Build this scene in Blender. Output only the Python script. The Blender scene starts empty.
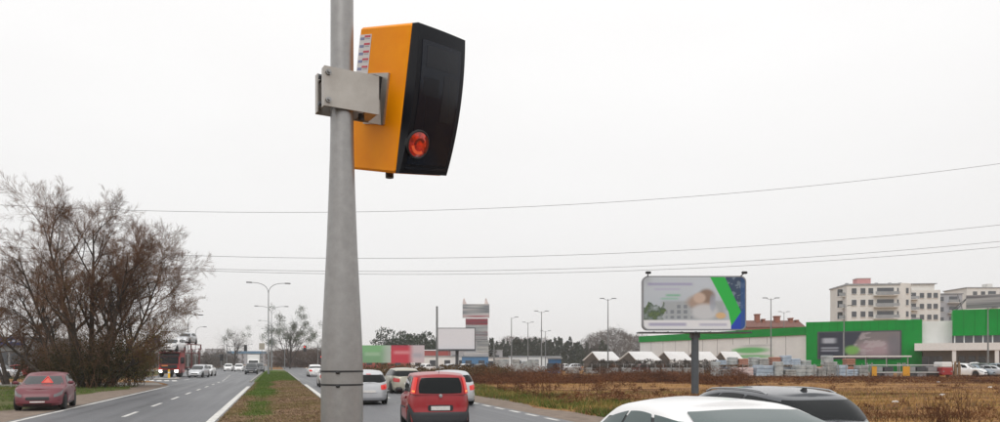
import bpy, math, random
import numpy as np
from mathutils import Vector, Matrix, Euler
random.seed(7); RNG = np.random.default_rng(11)
R = math.radians
SC = bpy.context.scene
COL = SC.collection

# ------------------------------------------------------------------ camera
FPX, EYE, HORIZON = 750.0, 1.8, 362.0          # focal length and horizon in photo pixels, eye height in m
THETA = math.atan(225.0 / 750.0)               # the road runs along +Y, the camera looks to the right of it
CT, ST = math.cos(THETA), math.sin(THETA)
camd = bpy.data.cameras.new('camera'); cam = bpy.data.objects.new('camera', camd); COL.objects.link(cam)
camd.sensor_width = 36.0; camd.lens = 36.0 * FPX / 1000.0
camd.shift_y = (HORIZON - 211.0) / 1000.0
camd.clip_start = 0.1; camd.clip_end = 6000.0
cam.location = (0, 0, EYE); cam.rotation_euler = (R(90), 0, -THETA)
SC.camera = cam

# ------------------------------------------------------------------ overcast sky and soft sun
SUN_EL, SUN_AZ = R(52), R(200)
world = bpy.data.worlds.new('World'); SC.world = world; world.use_nodes = True
wn = world.node_tree; wn.nodes.clear()
wo = wn.nodes.new('ShaderNodeOutputWorld')
sky = wn.nodes.new('ShaderNodeTexSky'); sky.sky_type = 'NISHITA'; sky.sun_disc = False
sky.sun_elevation = SUN_EL; sky.sun_rotation = SUN_AZ; sky.dust_density = 4.0
hs = wn.nodes.new('ShaderNodeHueSaturation'); hs.inputs['Saturation'].default_value = 0.25
wn.links.new(sky.outputs['Color'], hs.inputs['Color'])
b1 = wn.nodes.new('ShaderNodeBackground'); b1.inputs['Strength'].default_value = 0.12
wn.links.new(hs.outputs['Color'], b1.inputs['Color'])
tc = wn.nodes.new('ShaderNodeTexCoord')
cn = wn.nodes.new('ShaderNodeTexNoise'); cn.inputs['Scale'].default_value = 1.6; cn.inputs['Detail'].default_value = 4
mpn = wn.nodes.new('ShaderNodeMapping'); mpn.inputs['Scale'].default_value = (1, 1, 3)
wn.links.new(tc.outputs['Generated'], mpn.inputs['Vector']); wn.links.new(mpn.outputs['Vector'], cn.inputs['Vector'])
cr = wn.nodes.new('ShaderNodeValToRGB')
cr.color_ramp.elements[0].position = 0.3; cr.color_ramp.elements[0].color = (0.865, 0.855, 0.85, 1)
cr.color_ramp.elements[1].position = 0.7; cr.color_ramp.elements[1].color = (0.915, 0.91, 0.905, 1)
wn.links.new(cn.outputs['Fac'], cr.inputs['Fac'])
sxyz = wn.nodes.new('ShaderNodeSeparateXYZ'); wn.links.new(tc.outputs['Generated'], sxyz.inputs[0])
grd = wn.nodes.new('ShaderNodeMapRange'); grd.inputs['From Min'].default_value = 0.0; grd.inputs['From Max'].default_value = 1.0      # overcast sky: brighter overhead
grd.inputs['To Min'].default_value = 0.955; grd.inputs['To Max'].default_value = 1.55; wn.links.new(sxyz.outputs['Z'], grd.inputs['Value'])
b2 = wn.nodes.new('ShaderNodeBackground'); wn.links.new(grd.outputs[0], b2.inputs['Strength'])
wn.links.new(cr.outputs['Color'], b2.inputs['Color'])
mxw = wn.nodes.new('ShaderNodeMixShader'); mxw.inputs['Fac'].default_value = 0.92      # closed cloud deck over the sky
wn.links.new(b1.outputs[0], mxw.inputs[1]); wn.links.new(b2.outputs[0], mxw.inputs[2])
wn.links.new(mxw.outputs[0], wo.inputs['Surface'])
sund = bpy.data.lights.new('sun', 'SUN'); sun = bpy.data.objects.new('sun', sund); COL.objects.link(sun)
sund.energy = 0.9; sund.angle = R(35); sund.color = (1.0, 0.97, 0.93)
sun.rotation_euler = (R(90) - SUN_EL, 0, R(180) - SUN_AZ)
vs = SC.view_settings; vs.view_transform = 'Standard'; vs.look = 'None'; vs.exposure = 0.0; vs.gamma = 1.0
vs.use_curve_mapping = False
SC.render.engine = 'CYCLES'
SC.cycles.use_denoising = True
SC.cycles.max_bounces = 6; SC.cycles.volume_bounces = 1; SC.cycles.transparent_max_bounces = 6

# ------------------------------------------------------------------ helpers
def at(px, z, h=0.0):
    """photo column px at depth z metres along the view -> world point of height h"""
    x = (px - 500.0) / FPX * z
    return Vector((x * CT + z * ST, -x * ST + z * CT, h))
def hgt(py, z): return EYE + (HORIZON - py) * z / FPX
def cam2world(x, y, z): return Vector((x * CT + z * ST, -x * ST + z * CT, EYE + y))

MATS = {}
def mat(name, col, rough=0.6, metal=0.0, var=0.0, vscale=3.0, col2=None, bump=0.0, bscale=40.0, coat=0.0,
        emit=None, estr=0.0, spec=0.5, detail=5.0, coords='Object', trans=0.0):
    if name in MATS: return MATS[name]
    m = bpy.data.materials.new(name); m.use_nodes = True
    nt = m.node_tree; p = nt.nodes['Principled BSDF']
    p.inputs['Base Color'].default_value = (*col, 1); p.inputs['Roughness'].default_value = rough
    p.inputs['Metallic'].default_value = metal; p.inputs['Specular IOR Level'].default_value = spec
    if coat: p.inputs['Coat Weight'].default_value = coat; p.inputs['Coat Roughness'].default_value = 0.04
    if emit: p.inputs['Emission Color'].default_value = (*emit, 1); p.inputs['Emission Strength'].default_value = estr
    if trans: p.inputs['Transmission Weight'].default_value = trans
    if var or col2 or bump:
        t = nt.nodes.new('ShaderNodeTexCoord')
        if var or col2:
            n = nt.nodes.new('ShaderNodeTexNoise'); n.inputs['Scale'].default_value = vscale; n.inputs['Detail'].default_value = detail
            n.inputs['Roughness'].default_value = 0.62
            nt.links.new(t.outputs[coords], n.inputs['Vector'])
            r = nt.nodes.new('ShaderNodeValToRGB')
            c2 = col2 or tuple(c * (1 + var) for c in col)
            c1 = col if col2 else tuple(c * (1 - var) for c in col)
            r.color_ramp.elements[0].position = 0.32; r.color_ramp.elements[0].color = (*c1, 1)
            r.color_ramp.elements[1].position = 0.68; r.color_ramp.elements[1].color = (*c2, 1)
            nt.links.new(n.outputs['Fac'], r.inputs['Fac']); nt.links.new(r.outputs['Color'], p.inputs['Base Color'])
        if bump:
            n2 = nt.nodes.new('ShaderNodeTexNoise'); n2.inputs['Scale'].default_value = bscale; n2.inputs['Detail'].default_value = 6
            nt.links.new(t.outputs[coords], n2.inputs['Vector'])
            b = nt.nodes.new('ShaderNodeBump'); b.inputs['Strength'].default_value = bump; b.inputs['Distance'].default_value = 0.02
            nt.links.new(n2.outputs['Fac'], b.inputs['Height']); nt.links.new(b.outputs['Normal'], p.inputs['Normal'])
    MATS[name] = m; return m
def mat_print(name, rough=0.45):
    """flat print: the colours are carried by the mesh itself as an attribute"""
    if name in MATS: return MATS[name]
    m = bpy.data.materials.new(name); m.use_nodes = True; nt = m.node_tree; p = nt.nodes['Principled BSDF']
    a = nt.nodes.new('ShaderNodeAttribute'); a.attribute_name = 'print'
    nt.links.new(a.outputs['Color'], p.inputs['Base Color']); p.inputs['Roughness'].default_value = rough
    MATS[name] = m; return m

class MB:
    def __init__(s): s.v = []; s.f = []; s.n = 0
    def add(s, vs, fs):
        o = s.n; s.v.extend(tuple(map(float, q)) for q in vs); s.f.extend(tuple(i + o for i in q) for q in fs); s.n += len(vs); return s
    def box(s, c, d, rz=0.0, M=None):
        hx, hy, hz = d[0] / 2, d[1] / 2, d[2] / 2
        pts = [Vector((x * hx, y * hy, z * hz)) for x in (-1, 1) for y in (-1, 1) for z in (-1, 1)]
        if M is not None: pts = [M @ p for p in pts]
        elif rz:
            m = Matrix.Rotation(rz, 3, 'Z'); pts = [m @ p for p in pts]
        c = Vector(c); pts = [p + c for p in pts]
        return s.add(pts, [(0, 1, 3, 2), (4, 6, 7, 5), (0, 4, 5, 1), (2, 3, 7, 6), (0, 2, 6, 4), (1, 5, 7, 3)])
    def bbox(s, c, d, b=0.02, rz=0.0):
        """box with chamfered edges"""
        hx, hy, hz = d[0] / 2, d[1] / 2, d[2] / 2; b = min(b, hx * .9, hy * .9, hz * .9)
        rings = []
        for z, i in ((-hz, b), (-hz + b, 0), (hz - b, 0), (hz, b)):
            x, y = hx - i, hy - i
            rings.append([(x - b, -y, z), (x, -y + b, z), (x, y - b, z), (x - b, y, z), (-x + b, y, z), (-x, y - b, z), (-x, -y + b, z), (-x + b, -y, z)])
        m = Matrix.Rotation(rz, 3, 'Z'); c = Vector(c)
        pts = [m @ Vector(p) + c for r in rings for p in r]
        fs = [tuple(range(7, -1, -1)), tuple(range(24, 32))]
        for k in range(3):
            for i in range(8): j = (i + 1) % 8; fs.append((k * 8 + i, k * 8 + j, k * 8 + 8 + j, k * 8 + 8 + i))
        return s.add(pts, fs)
    def tube(s, pts, rad, n=8, cap=True):
        pts = [Vector(p) for p in pts]
        if not hasattr(rad, '__len__'): rad = [rad] * len(pts)
        vs = []; up = None
        for i, p in enumerate(pts):
            d = (pts[min(i + 1, len(pts) - 1)] - pts[max(i - 1, 0)]).normalized()
            if up is None: up = Vector((1, 0, 0)) if abs(d.x) < 0.8 else Vector((0, 1, 0))
            a = (up - d * up.dot(d)).normalized(); b = d.cross(a); up = a
            for k in range(n):
                t = 2 * math.pi * k / n; vs.append(p + (a * math.cos(t) + b * math.sin(t)) * rad[i])
        fs = []
        for i in range(len(pts) - 1):
            for k in range(n):
                j = (k + 1) % n; fs.append((i * n + k, i * n + j, (i + 1) * n + j, (i + 1) * n + k))
        if cap: fs += [tuple(range(n - 1, -1, -1)), tuple(range((len(pts) - 1) * n, len(pts) * n))]
        return s.add(vs, fs)
    def lathe(s, prof, n=24, c=(0, 0, 0), axis='Z'):
        vs = []
        for r, z in prof:
            for k in range(n):
                t = 2 * math.pi * k / n; x, y = r * math.cos(t), r * math.sin(t)
                vs.append({'Z': (x + c[0], y + c[1], z + c[2]), 'X': (z + c[0], x + c[1], y + c[2]), 'Y': (x + c[0], z + c[1], y + c[2])}[axis])
        fs = []
        for i in range(len(prof) - 1):
            for k in range(n): j = (k + 1) % n; fs.append((i * n + k, i * n + j, (i + 1) * n + j, (i + 1) * n + k))
        fs += [tuple(range(n - 1, -1, -1)), tuple(range((len(prof) - 1) * n, len(prof) * n))]
        return s.add(vs, fs)
    def prism(s, poly, p0, ax, ay, az, depth):
        """polygon (u,v) in plane p0 + u*ax + v*ay, extruded along az"""
        p0, ax, ay, az = map(Vector, (p0, ax, ay, az)); n = len(poly)
        vs = [p0 + ax * u + ay * v for u, v in poly] + [p0 + ax * u + ay * v + az * depth for u, v in poly]
        fs = [tuple(range(n)), tuple(range(2 * n - 1, n - 1, -1))] + [(i, i + n, (i + 1) % n + n, (i + 1) % n) for i in range(n)]
        return s.add(vs, fs)
    def grid(s, P):
        """P: (nu, nv, 3) array"""
        nu, nv = P.shape[:2]; fs = [(i * nv + j, (i + 1) * nv + j, (i + 1) * nv + j + 1, i * nv + j + 1) for i in range(nu - 1) for j in range(nv - 1)]
        return s.add(P.reshape(-1, 3), fs)
    def data(s, name, m, smooth=False):
        me = bpy.data.meshes.new(name); me.from_pydata(s.v, [], s.f); me.materials.append(m)
        if smooth: me.polygons.foreach_set('use_smooth', [True] * len(me.polygons))
        me.update(); return me
    def build(s, name, m, parent=None, smooth=False, fix=True):
        me = s.data(name, m, smooth)
        if fix:
            import bmesh
            bm = bmesh.new(); bm.from_mesh(me); bmesh.ops.recalc_face_normals(bm, faces=bm.faces); bm.to_mesh(me); bm.free()
        if smooth: me.set_sharp_from_angle(angle=R(40))
        o = bpy.data.objects.new(name, me); COL.objects.link(o); o.parent = parent; return o

def raw_mesh(name, V, F, m, parent=None):
    """fast mesh from numpy arrays, all faces with the same vertex count"""
    V = np.asarray(V, np.float32); F = np.asarray(F, np.int32); k = F.shape[1]
    me = bpy.data.meshes.new(name); me.vertices.add(len(V)); me.vertices.foreach_set('co', V.ravel())
    me.loops.add(F.size); me.loops.foreach_set('vertex_index', F.ravel())
    me.polygons.add(len(F)); me.polygons.foreach_set('loop_start', np.arange(0, F.size, k, dtype=np.int32))
    me.polygons.foreach_set('loop_total', np.full(len(F), k, np.int32))
    me.update(calc_edges=True); me.materials.append(m)
    o = bpy.data.objects.new(name, me); COL.objects.link(o); o.parent = parent; return o
def thing(name, label, cat, loc=(0, 0, 0), rz=0.0, group=None):
    o = bpy.data.objects.new(name, None); COL.objects.link(o); o.empty_display_size = 0.2
    o.location = loc; o.rotation_euler = (0, 0, rz); o['label'] = label; o['category'] = cat
    if group: o['group'] = group
    return o
def tag(o, label=None, cat=None, group=None, kind=None):
    for k, v in (('label', label), ('category', cat), ('group', group), ('kind', kind)):
        if v: o[k] = v
    return o
def copy_tree(o, loc=None, rz=None, label=None, group=None, parent=None, scale=None):
    c = o.copy(); COL.objects.link(c); c.parent = parent
    for ch in o.children: copy_tree(ch, parent=c)
    if loc is not None: c.location = loc
    if rz is not None: c.rotation_euler = (0, 0, rz)
    if label: c['label'] = label
    if group: c['group'] = group
    if scale: c.scale = scale
    return c
def poster(name, w, h, fn, m, parent, loc, nx=96, ny=48, rounded=0.0):
    """print sheet facing -Y in the parent's space; fn(u, v) -> rgb with u to the right, v up"""
    U, Vv = np.meshgrid(np.linspace(0, 1, nx), np.linspace(0, 1, ny), indexing='ij')
    X = (U - .5) * w; Z = (Vv - .5) * h
    if rounded:
        # pull the corners in so that the sheet follows the rounded frame
        ax, az = w / 2 - rounded, h / 2 - rounded
        dx = np.maximum(np.abs(X) - ax, 0); dz = np.maximum(np.abs(Z) - az, 0); d = np.hypot(dx, dz)
        k = np.where(d > rounded, rounded / np.maximum(d, 1e-9), 1)
        X = np.sign(X) * (np.minimum(np.abs(X), ax) + dx * k); Z = np.sign(Z) * (np.minimum(np.abs(Z), az) + dz * k)
    V = np.stack([X + loc[0], np.full_like(X, loc[1]), Z + loc[2]], -1).reshape(-1, 3)
    i, j = np.meshgrid(np.arange(nx - 1), np.arange(ny - 1), indexing='ij'); a = (i * ny + j).ravel()
    F = np.stack([a, a + ny, a + ny + 1, a + 1], -1)
    o = raw_mesh(name, V, F, m, parent)
    rgb = np.clip(fn(U.ravel(), Vv.ravel()), 0, 1)
    at_ = o.data.color_attributes.new('print', 'FLOAT_COLOR', 'POINT')
    at_.data.foreach_set('color', np.concatenate([rgb, np.ones((len(rgb), 1))], 1).astype(np.float32).ravel())
    return o
def snoise(x, y, s, seed=0, oct=4):
    r = np.random.default_rng(seed); v = 0; a = 1.0
    for _ in range(oct):
        for _ in range(4):
            t = r.uniform(0, 6.28); p = r.uniform(0, 6.28); v = v + a * np.sin((x * math.cos(t) + y * math.sin(t)) * s + p) / 4
        s *= 2.1; a *= .55
    return v
# ------------------------------------------------------------------ materials
def asphalt():
    m = bpy.data.materials.new('asphalt'); m.use_nodes = True; nt = m.node_tree; p = nt.nodes['Principled BSDF']; p.inputs['Specular IOR Level'].default_value = .5
    t = nt.nodes.new('ShaderNodeTexCoord')
    def nz(sc, det, s3):
        mp = nt.nodes.new('ShaderNodeMapping'); mp.inputs['Scale'].default_value = s3; nt.links.new(t.outputs['Object'], mp.inputs['Vector'])
        n = nt.nodes.new('ShaderNodeTexNoise'); n.inputs['Scale'].default_value = sc; n.inputs['Detail'].default_value = det; nt.links.new(mp.outputs['Vector'], n.inputs['Vector']); return n
    streak, fine, patchy = nz(1.5, 4, (1, .02, 1)), nz(45, 8, (1, 1, 1)), nz(.35, 6, (1, .4, 1))       # wheel tracks, aggregate, repairs
    a1 = nt.nodes.new('ShaderNodeMath'); a1.operation = 'MULTIPLY_ADD'; a1.inputs[1].default_value = .5; nt.links.new(streak.outputs['Fac'], a1.inputs[0])
    a0 = nt.nodes.new('ShaderNodeMath'); a0.operation = 'MULTIPLY'; a0.inputs[1].default_value = .3; nt.links.new(fine.outputs['Fac'], a0.inputs[0]); nt.links.new(a0.outputs[0], a1.inputs[2])
    a2 = nt.nodes.new('ShaderNodeMath'); a2.operation = 'MULTIPLY_ADD'; a2.inputs[1].default_value = .2; nt.links.new(patchy.outputs['Fac'], a2.inputs[0]); nt.links.new(a1.outputs[0], a2.inputs[2])
    r = nt.nodes.new('ShaderNodeValToRGB'); r.color_ramp.elements[0].position = .38; r.color_ramp.elements[0].color = (.052, .055, .062, 1); r.color_ramp.elements[1].position = .62; r.color_ramp.elements[1].color = (.135, .137, .146, 1)
    nt.links.new(a2.outputs[0], r.inputs['Fac']); nt.links.new(r.outputs['Color'], p.inputs['Base Color'])
    mr = nt.nodes.new('ShaderNodeMapRange'); mr.inputs['From Min'].default_value = .3; mr.inputs['From Max'].default_value = .7; mr.inputs['To Min'].default_value = .38; mr.inputs['To Max'].default_value = .62; nt.links.new(streak.outputs['Fac'], mr.inputs['Value']); nt.links.new(mr.outputs[0], p.inputs['Roughness'])
    b = nt.nodes.new('ShaderNodeBump'); b.inputs['Strength'].default_value = .25; b.inputs['Distance'].default_value = .02; nt.links.new(fine.outputs['Fac'], b.inputs['Height']); nt.links.new(b.outputs['Normal'], p.inputs['Normal']); return m
M_ASPH = asphalt()
M_LINE = mat('road_paint', (0.40, 0.39, 0.37), 0.6, col2=(0.74, 0.73, 0.69), vscale=2.2, bump=0.1, detail=9)
M_GRAVEL = mat('gravel_dirt', (0.13, 0.095, 0.07), 0.9, col2=(0.24, 0.185, 0.145), vscale=2.2, bump=0.8, bscale=25, detail=9)
M_KERB = mat('kerb_concrete', (0.30, 0.29, 0.27), 0.85, var=0.25, vscale=4, bump=0.4)
M_STEEL = mat('galvanised_steel', (0.33, 0.33, 0.33), 0.42, metal=0.6, var=0.18, vscale=9, bump=0.08, bscale=120)
M_LAMP = mat('lamp_post_grey', (0.20, 0.21, 0.215), 0.5, metal=0.3, var=0.1)
M_DARKSTEEL = mat('dark_painted_steel', (0.055, 0.06, 0.068), 0.5, var=0.2, vscale=5)
M_BLACK = mat('black_plastic', (0.018, 0.018, 0.02), 0.5)
M_RUBBER = mat('tyre_rubber', (0.018, 0.018, 0.018), 0.8, bump=0.2, bscale=60)
M_RIM = mat('alloy_rim', (0.42, 0.43, 0.44), 0.3, metal=0.8)
M_GLASS = mat('car_glass', (0.008, 0.010, 0.011), 0.05, spec=0.2)
M_GLASS_G = mat('tinted_car_glass', (0.045, 0.075, 0.075), 0.05, spec=0.5)
M_TAIL = mat('tail_lamp_red', (0.45, 0.02, 0.02), 0.15, coat=0.6)
M_TAILON = mat('lit_tail_lamp', (0.55, 0.02, 0.015), 0.15, emit=(1, 0.03, 0.02), estr=0.22, coat=0.4)
M_AMBER = mat('amber_lamp', (0.7, 0.22, 0.03), 0.2)
M_WSCREEN = mat('windscreen_glass', (0.02, 0.024, 0.026), 0.05, spec=0.75)
M_LAMPW = mat('clear_lamp', (0.30, 0.31, 0.32), 0.1, coat=0.6, spec=0.8)
M_LAMPON = mat('lit_headlamp', (0.9, 0.9, 0.85), 0.1, emit=(1.0, 0.93, 0.78), estr=9.0)
M_PLATE = mat('licence_plate', (0.62, 0.6, 0.58), 0.5, var=0.12, vscale=25)
M_WHITE = mat('white_paint', (0.74, 0.74, 0.73), 0.5, var=0.06, vscale=1.5)
M_WOOD = mat('rough_wood', (0.22, 0.15, 0.09), 0.85, var=0.35, vscale=8)
PRINT = mat_print('printed_sheet')
def paint(name, c, rough=0.28, metal=0.15, coat=0.3): return mat('paint_' + name, c, rough, metal=metal, coat=coat, var=0.07, vscale=1.3)

# ------------------------------------------------------------------ ground and roads
def strip(name, X0, X1, Y0, Y1, z, m, kind='structure', ny=2, fx=None):
    """road sheet between X0(Y) and X1(Y)"""
    Y = np.linspace(Y0, Y1, ny); f0 = X0 if callable(X0) else (lambda y: X0); f1 = X1 if callable(X1) else (lambda y: X1)
    P = np.array([[(f0(y), y, z), (f1(y), y, z)] for y in Y]); b = MB(); b.grid(P)
    o = b.build(name, m); 
    if kind: o['kind'] = kind
    return o
def ground_material():
    m = bpy.data.materials.new('field_ground'); m.use_nodes = True; nt = m.node_tree; p = nt.nodes['Principled BSDF']
    p.inputs['Roughness'].default_value = 0.95; p.inputs['Specular IOR Level'].default_value = 0.15
    t = nt.nodes.new('ShaderNodeTexCoord')
    def noise(sc, det, scale3=(1, 1, 1)):
        mp = nt.nodes.new('ShaderNodeMapping'); mp.inputs['Scale'].default_value = scale3
        mp.inputs['Rotation'].default_value = (0, 0, THETA)
        nt.links.new(t.outputs['Object'], mp.inputs['Vector'])
        n = nt.nodes.new('ShaderNodeTexNoise'); n.inputs['Scale'].default_value = sc; n.inputs['Detail'].default_value = det; n.inputs['Roughness'].default_value = 0.65
        nt.links.new(mp.outputs['Vector'], n.inputs['Vector']); return n
    def ramp(n, els):
        r = nt.nodes.new('ShaderNodeValToRGB'); r.color_ramp.elements.remove(r.color_ramp.elements[1])
        for i, (q, c) in enumerate(els):
            e = r.color_ramp.elements[0] if i == 0 else r.color_ramp.elements.new(q)
            e.position = q; e.color = (*c, 1)
        nt.links.new(n.outputs['Fac'], r.inputs['Fac']); return r
    n1 = noise(0.22, 9, (0.35, 1.5, 1))
    r1 = ramp(n1, [(0.30, (0.07, 0.032, 0.018)), (0.43, (0.17, 0.075, 0.034)), (0.52, (0.44, 0.25, 0.095)), (0.60, (0.25, 0.125, 0.05)), (0.70, (0.15, 0.115, 0.035))])
    n2 = noise(2.5, 8)
    r2 = ramp(n2, [(0.3, (0.45, 0.45, 0.45)), (0.7, (1.15, 1.15, 1.15))])
    mx = nt.nodes.new('ShaderNodeMix'); mx.data_type = 'RGBA'; mx.blend_type = 'MULTIPLY'; mx.inputs['Factor'].default_value = 1.0
    nt.links.new(r1.outputs['Color'], mx.inputs['A']); nt.links.new(r2.outputs['Color'], mx.inputs['B'])
    nt.links.new(mx.outputs['Result'], p.inputs['Base Color'])
    b = nt.nodes.new('ShaderNodeBump'); b.inputs['Strength'].default_value = 0.9; b.inputs['Distance'].default_value = 0.15
    nt.links.new(n2.outputs['Fac'], b.inputs['Height']); nt.links.new(b.outputs['Normal'], p.inputs['Normal'])
    return m
g = MB(); g.add([(-1600, -1600, 0), (1600, -1600, 0), (1600, 1600, 0), (-1600, 1600, 0)], [(0, 1, 2, 3)])
tag(g.build('ground', ground_material()), kind='structure')

def left_outer(y):                       # outer edge of the left carriageway: widens towards the junction
    return -7.75 - 7.0 * min(max((y - 62) / 26.0, 0), 1) ** 1.3 - 3.0 * min(max((y - 100) / 80.0, 0), 1)
strip('left_carriageway', left_outer, -1.62, -30, 420, 0.008, M_ASPH, ny=120)
strip('right_carriageway', 2.05, 8.6, -30, 420, 0.008, M_ASPH, ny=60)
b = MB(); b.add([(-90, 168, .004), (120, 168, .004), (120, 190, .004), (-90, 190, .004)], [(0, 1, 2, 3)])
tag(b.build('cross_road', M_ASPH), kind='structure')
b = MB(); b.add([(-60, 88, .004), (-10, 72, .004), (-8.0, 62, .004), (-12, 60, .004), (-60, 74, .004)][::-1], [(0, 1, 2, 3, 4)])
M_PALEASPH = mat('worn_pale_asphalt', (0.20, 0.18, 0.16), 0.8, col2=(0.30, 0.275, 0.25), vscale=0.9, bump=0.3)
tag(b.build('side_road', M_PALEASPH), kind='structure')
strip('left_shoulder', lambda y: left_outer(y) - 2.1 - .5 * math.sin(y * .31) - .3 * math.sin(y * .9), -7.6, 5, 64, 0.006, M_GRAVEL, ny=60)
strip('right_shoulder', 8.5, lambda y: 10.3 + .35 * math.sin(y * .4) + .2 * math.sin(y * 1.3), 0, 160, 0.006, M_GRAVEL, ny=150)
def marking(X, w, Y0, Y1, z=0.012):
    b = MB(); b.add([(X - w / 2, Y0, z), (X + w / 2, Y0, z), (X + w / 2, Y1, z), (X - w / 2, Y1, z)], [(0, 1, 2, 3)]); return tag(b.build('road_marking', M_LINE), kind='structure')
marking(-1.86, 0.24, 8, 58); marking(2.32, 0.24, 8, 62); marking(-7.52, 0.16, 10, 60)
for k in range(16): y = 15 + k * 6.0; marking(-4.75 - (max(0, y - 75) * .035), 0.14, y, y + 2.6)
for k in range(14): y = 14.5 + k * 7.6; marking(5.45, 0.14, y, y + 2.3)
for k in range(40): marking(8.32, 0.16, 12 + k * 1.9, 13.15 + k * 1.9)
for k in range(6): marking(-8.6 - k * .05, 0.14, 80 + k * 9, 84 + k * 9)
for k in range(7):                                             # zebra bars in front of the junction island
    b = MB(); c = Vector((-9.2 - k * .75, 77.5 + k * .6, .013)); b.box(c, (.42, 4.2, .004), rz=R(8)); tag(b.build('road_marking', M_LINE), kind='structure')

# median with a low crown
def median_z(X, Y): return 0.02 + 0.10 * np.clip(1 - (np.abs(X - .2) / 1.95) ** 4, 0, 1) + 0.018 * snoise(X, Y, 1.7, 5)
def med_l(Y): return -1.68 + 0.05 * snoise(0, Y, .9, 3) - (0.35 * np.clip((Y - 66) / 10, 0, 1))
def med_r(Y): return 2.14 + 0.05 * snoise(0, Y, .9, 4) - 0.1 * np.clip((Y - 66) / 10, 0, 1)
def median_material():
    m = bpy.data.materials.new('median_turf'); m.use_nodes = True; nt = m.node_tree; p = nt.nodes['Principled BSDF']
    p.inputs['Roughness'].default_value = 0.95; p.inputs['Specular IOR Level'].default_value = 0.1
    t = nt.nodes.new('ShaderNodeTexCoord'); a = nt.nodes.new('ShaderNodeAttribute'); a.attribute_name = 'green'
    n = nt.nodes.new('ShaderNodeTexNoise'); n.inputs['Scale'].default_value = 3.0; n.inputs['Detail'].default_value = 9; nt.links.new(t.outputs['Object'], n.inputs['Vector'])
    r = nt.nodes.new('ShaderNodeValToRGB'); r.color_ramp.elements[0].position = .3; r.color_ramp.elements[0].color = (0.10, 0.055, 0.03, 1)
    r.color_ramp.elements[1].position = .7; r.color_ramp.elements[1].color = (0.26, 0.165, 0.10, 1); nt.links.new(n.outputs['Fac'], r.inputs['Fac'])
    r2 = nt.nodes.new('ShaderNodeValToRGB'); r2.color_ramp.elements[0].position = .3; r2.color_ramp.elements[0].color = (0.045, 0.075, 0.015, 1)
    r2.color_ramp.elements[1].position = .7; r2.color_ramp.elements[1].color = (0.10, 0.15, 0.03, 1); nt.links.new(n.outputs['Fac'], r2.inputs['Fac'])
    mx = nt.nodes.new('ShaderNodeMix'); mx.data_type = 'RGBA'; nt.links.new(a.outputs['Fac'], mx.inputs['Factor'])
    nt.links.new(r.outputs['Color'], mx.inputs['A']); nt.links.new(r2.outputs['Color'], mx.inputs['B']); nt.links.new(mx.outputs['Result'], p.inputs['Base Color'])
    b = nt.nodes.new('ShaderNodeBump'); b.inputs['Strength'].default_value = .8; b.inputs['Distance'].default_value = .05
    nt.links.new(n.outputs['Fac'], b.inputs['Height']); nt.links.new(b.outputs['Normal'], p.inputs['Normal']); return m
def median_green(X, Y):
    s = snoise(X * 1.2, Y * .35, 1.0, 21) * .55
    near = np.exp(-((X + .55) / .55) ** 2) * .95 * (0.35 + 0.65 * (np.sin(Y * .42 + 1.9) > -.2)) + np.exp(-((X + .95) / .6) ** 2) * np.clip((Y - 36) / 8, 0, 1) * .7
    return np.clip(near + s * .6 - .06 + np.clip((Y - 66) / 9, 0, 1) * .95, 0, 1)
Ys = np.concatenate([np.linspace(-25, 20, 60), np.linspace(20.2, 166, 420)]); us = np.linspace(0, 1, 22)
XX = med_l(Ys)[:, None] * (1 - us) + med_r(Ys)[:, None] * us; YY = np.repeat(Ys[:, None], 22, 1)
ZZ = median_z(XX, YY); ZZ[:, 0] = ZZ[:, -1] = 0.0
i, j = np.meshgrid(np.arange(len(Ys) - 1), np.arange(21), indexing='ij'); a_ = (i * 22 + j).ravel()
med = raw_mesh('median', np.stack([XX, YY, ZZ], -1).reshape(-1, 3), np.stack([a_, a_ + 1, a_ + 23, a_ + 22], -1), median_material())
ga = med.data.attributes.new('green', 'FLOAT', 'POINT'); ga.data.foreach_set('value', median_green(XX, YY).ravel().astype(np.float32))
tag(med, kind='structure')
for s_, X in ((-1, -2.08), (1, 2.12)):                          # kerb stones where the median nears the junction
    kb = MB(); kb.bbox((0, 0, .06), (.15, .98, .16), .015); kd = None
    for k in range(60):
        if kd is None: o = kb.build('kerb_stone', M_KERB, med); kd = o
        else: o = kd.copy(); COL.objects.link(o)
        o.location = (X, 70 + k, 0)
# verge grass left of the shoulder
M_VERGE = mat('verge_turf', (0.05, 0.075, 0.02), 0.95, col2=(0.14, 0.115, 0.055), vscale=1.4, bump=.6, bscale=12, detail=9, spec=.1)
strip('left_verge', -60, lambda y: left_outer(y) - 1.9 - .5 * math.sin(y * .31) - .3 * math.sin(y * .9), 5, 58, 0.003, M_VERGE, ny=60)
strip('far_verge', -70, lambda y: left_outer(y) - .5, 92, 165, 0.003, M_VERGE, ny=10)

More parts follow.
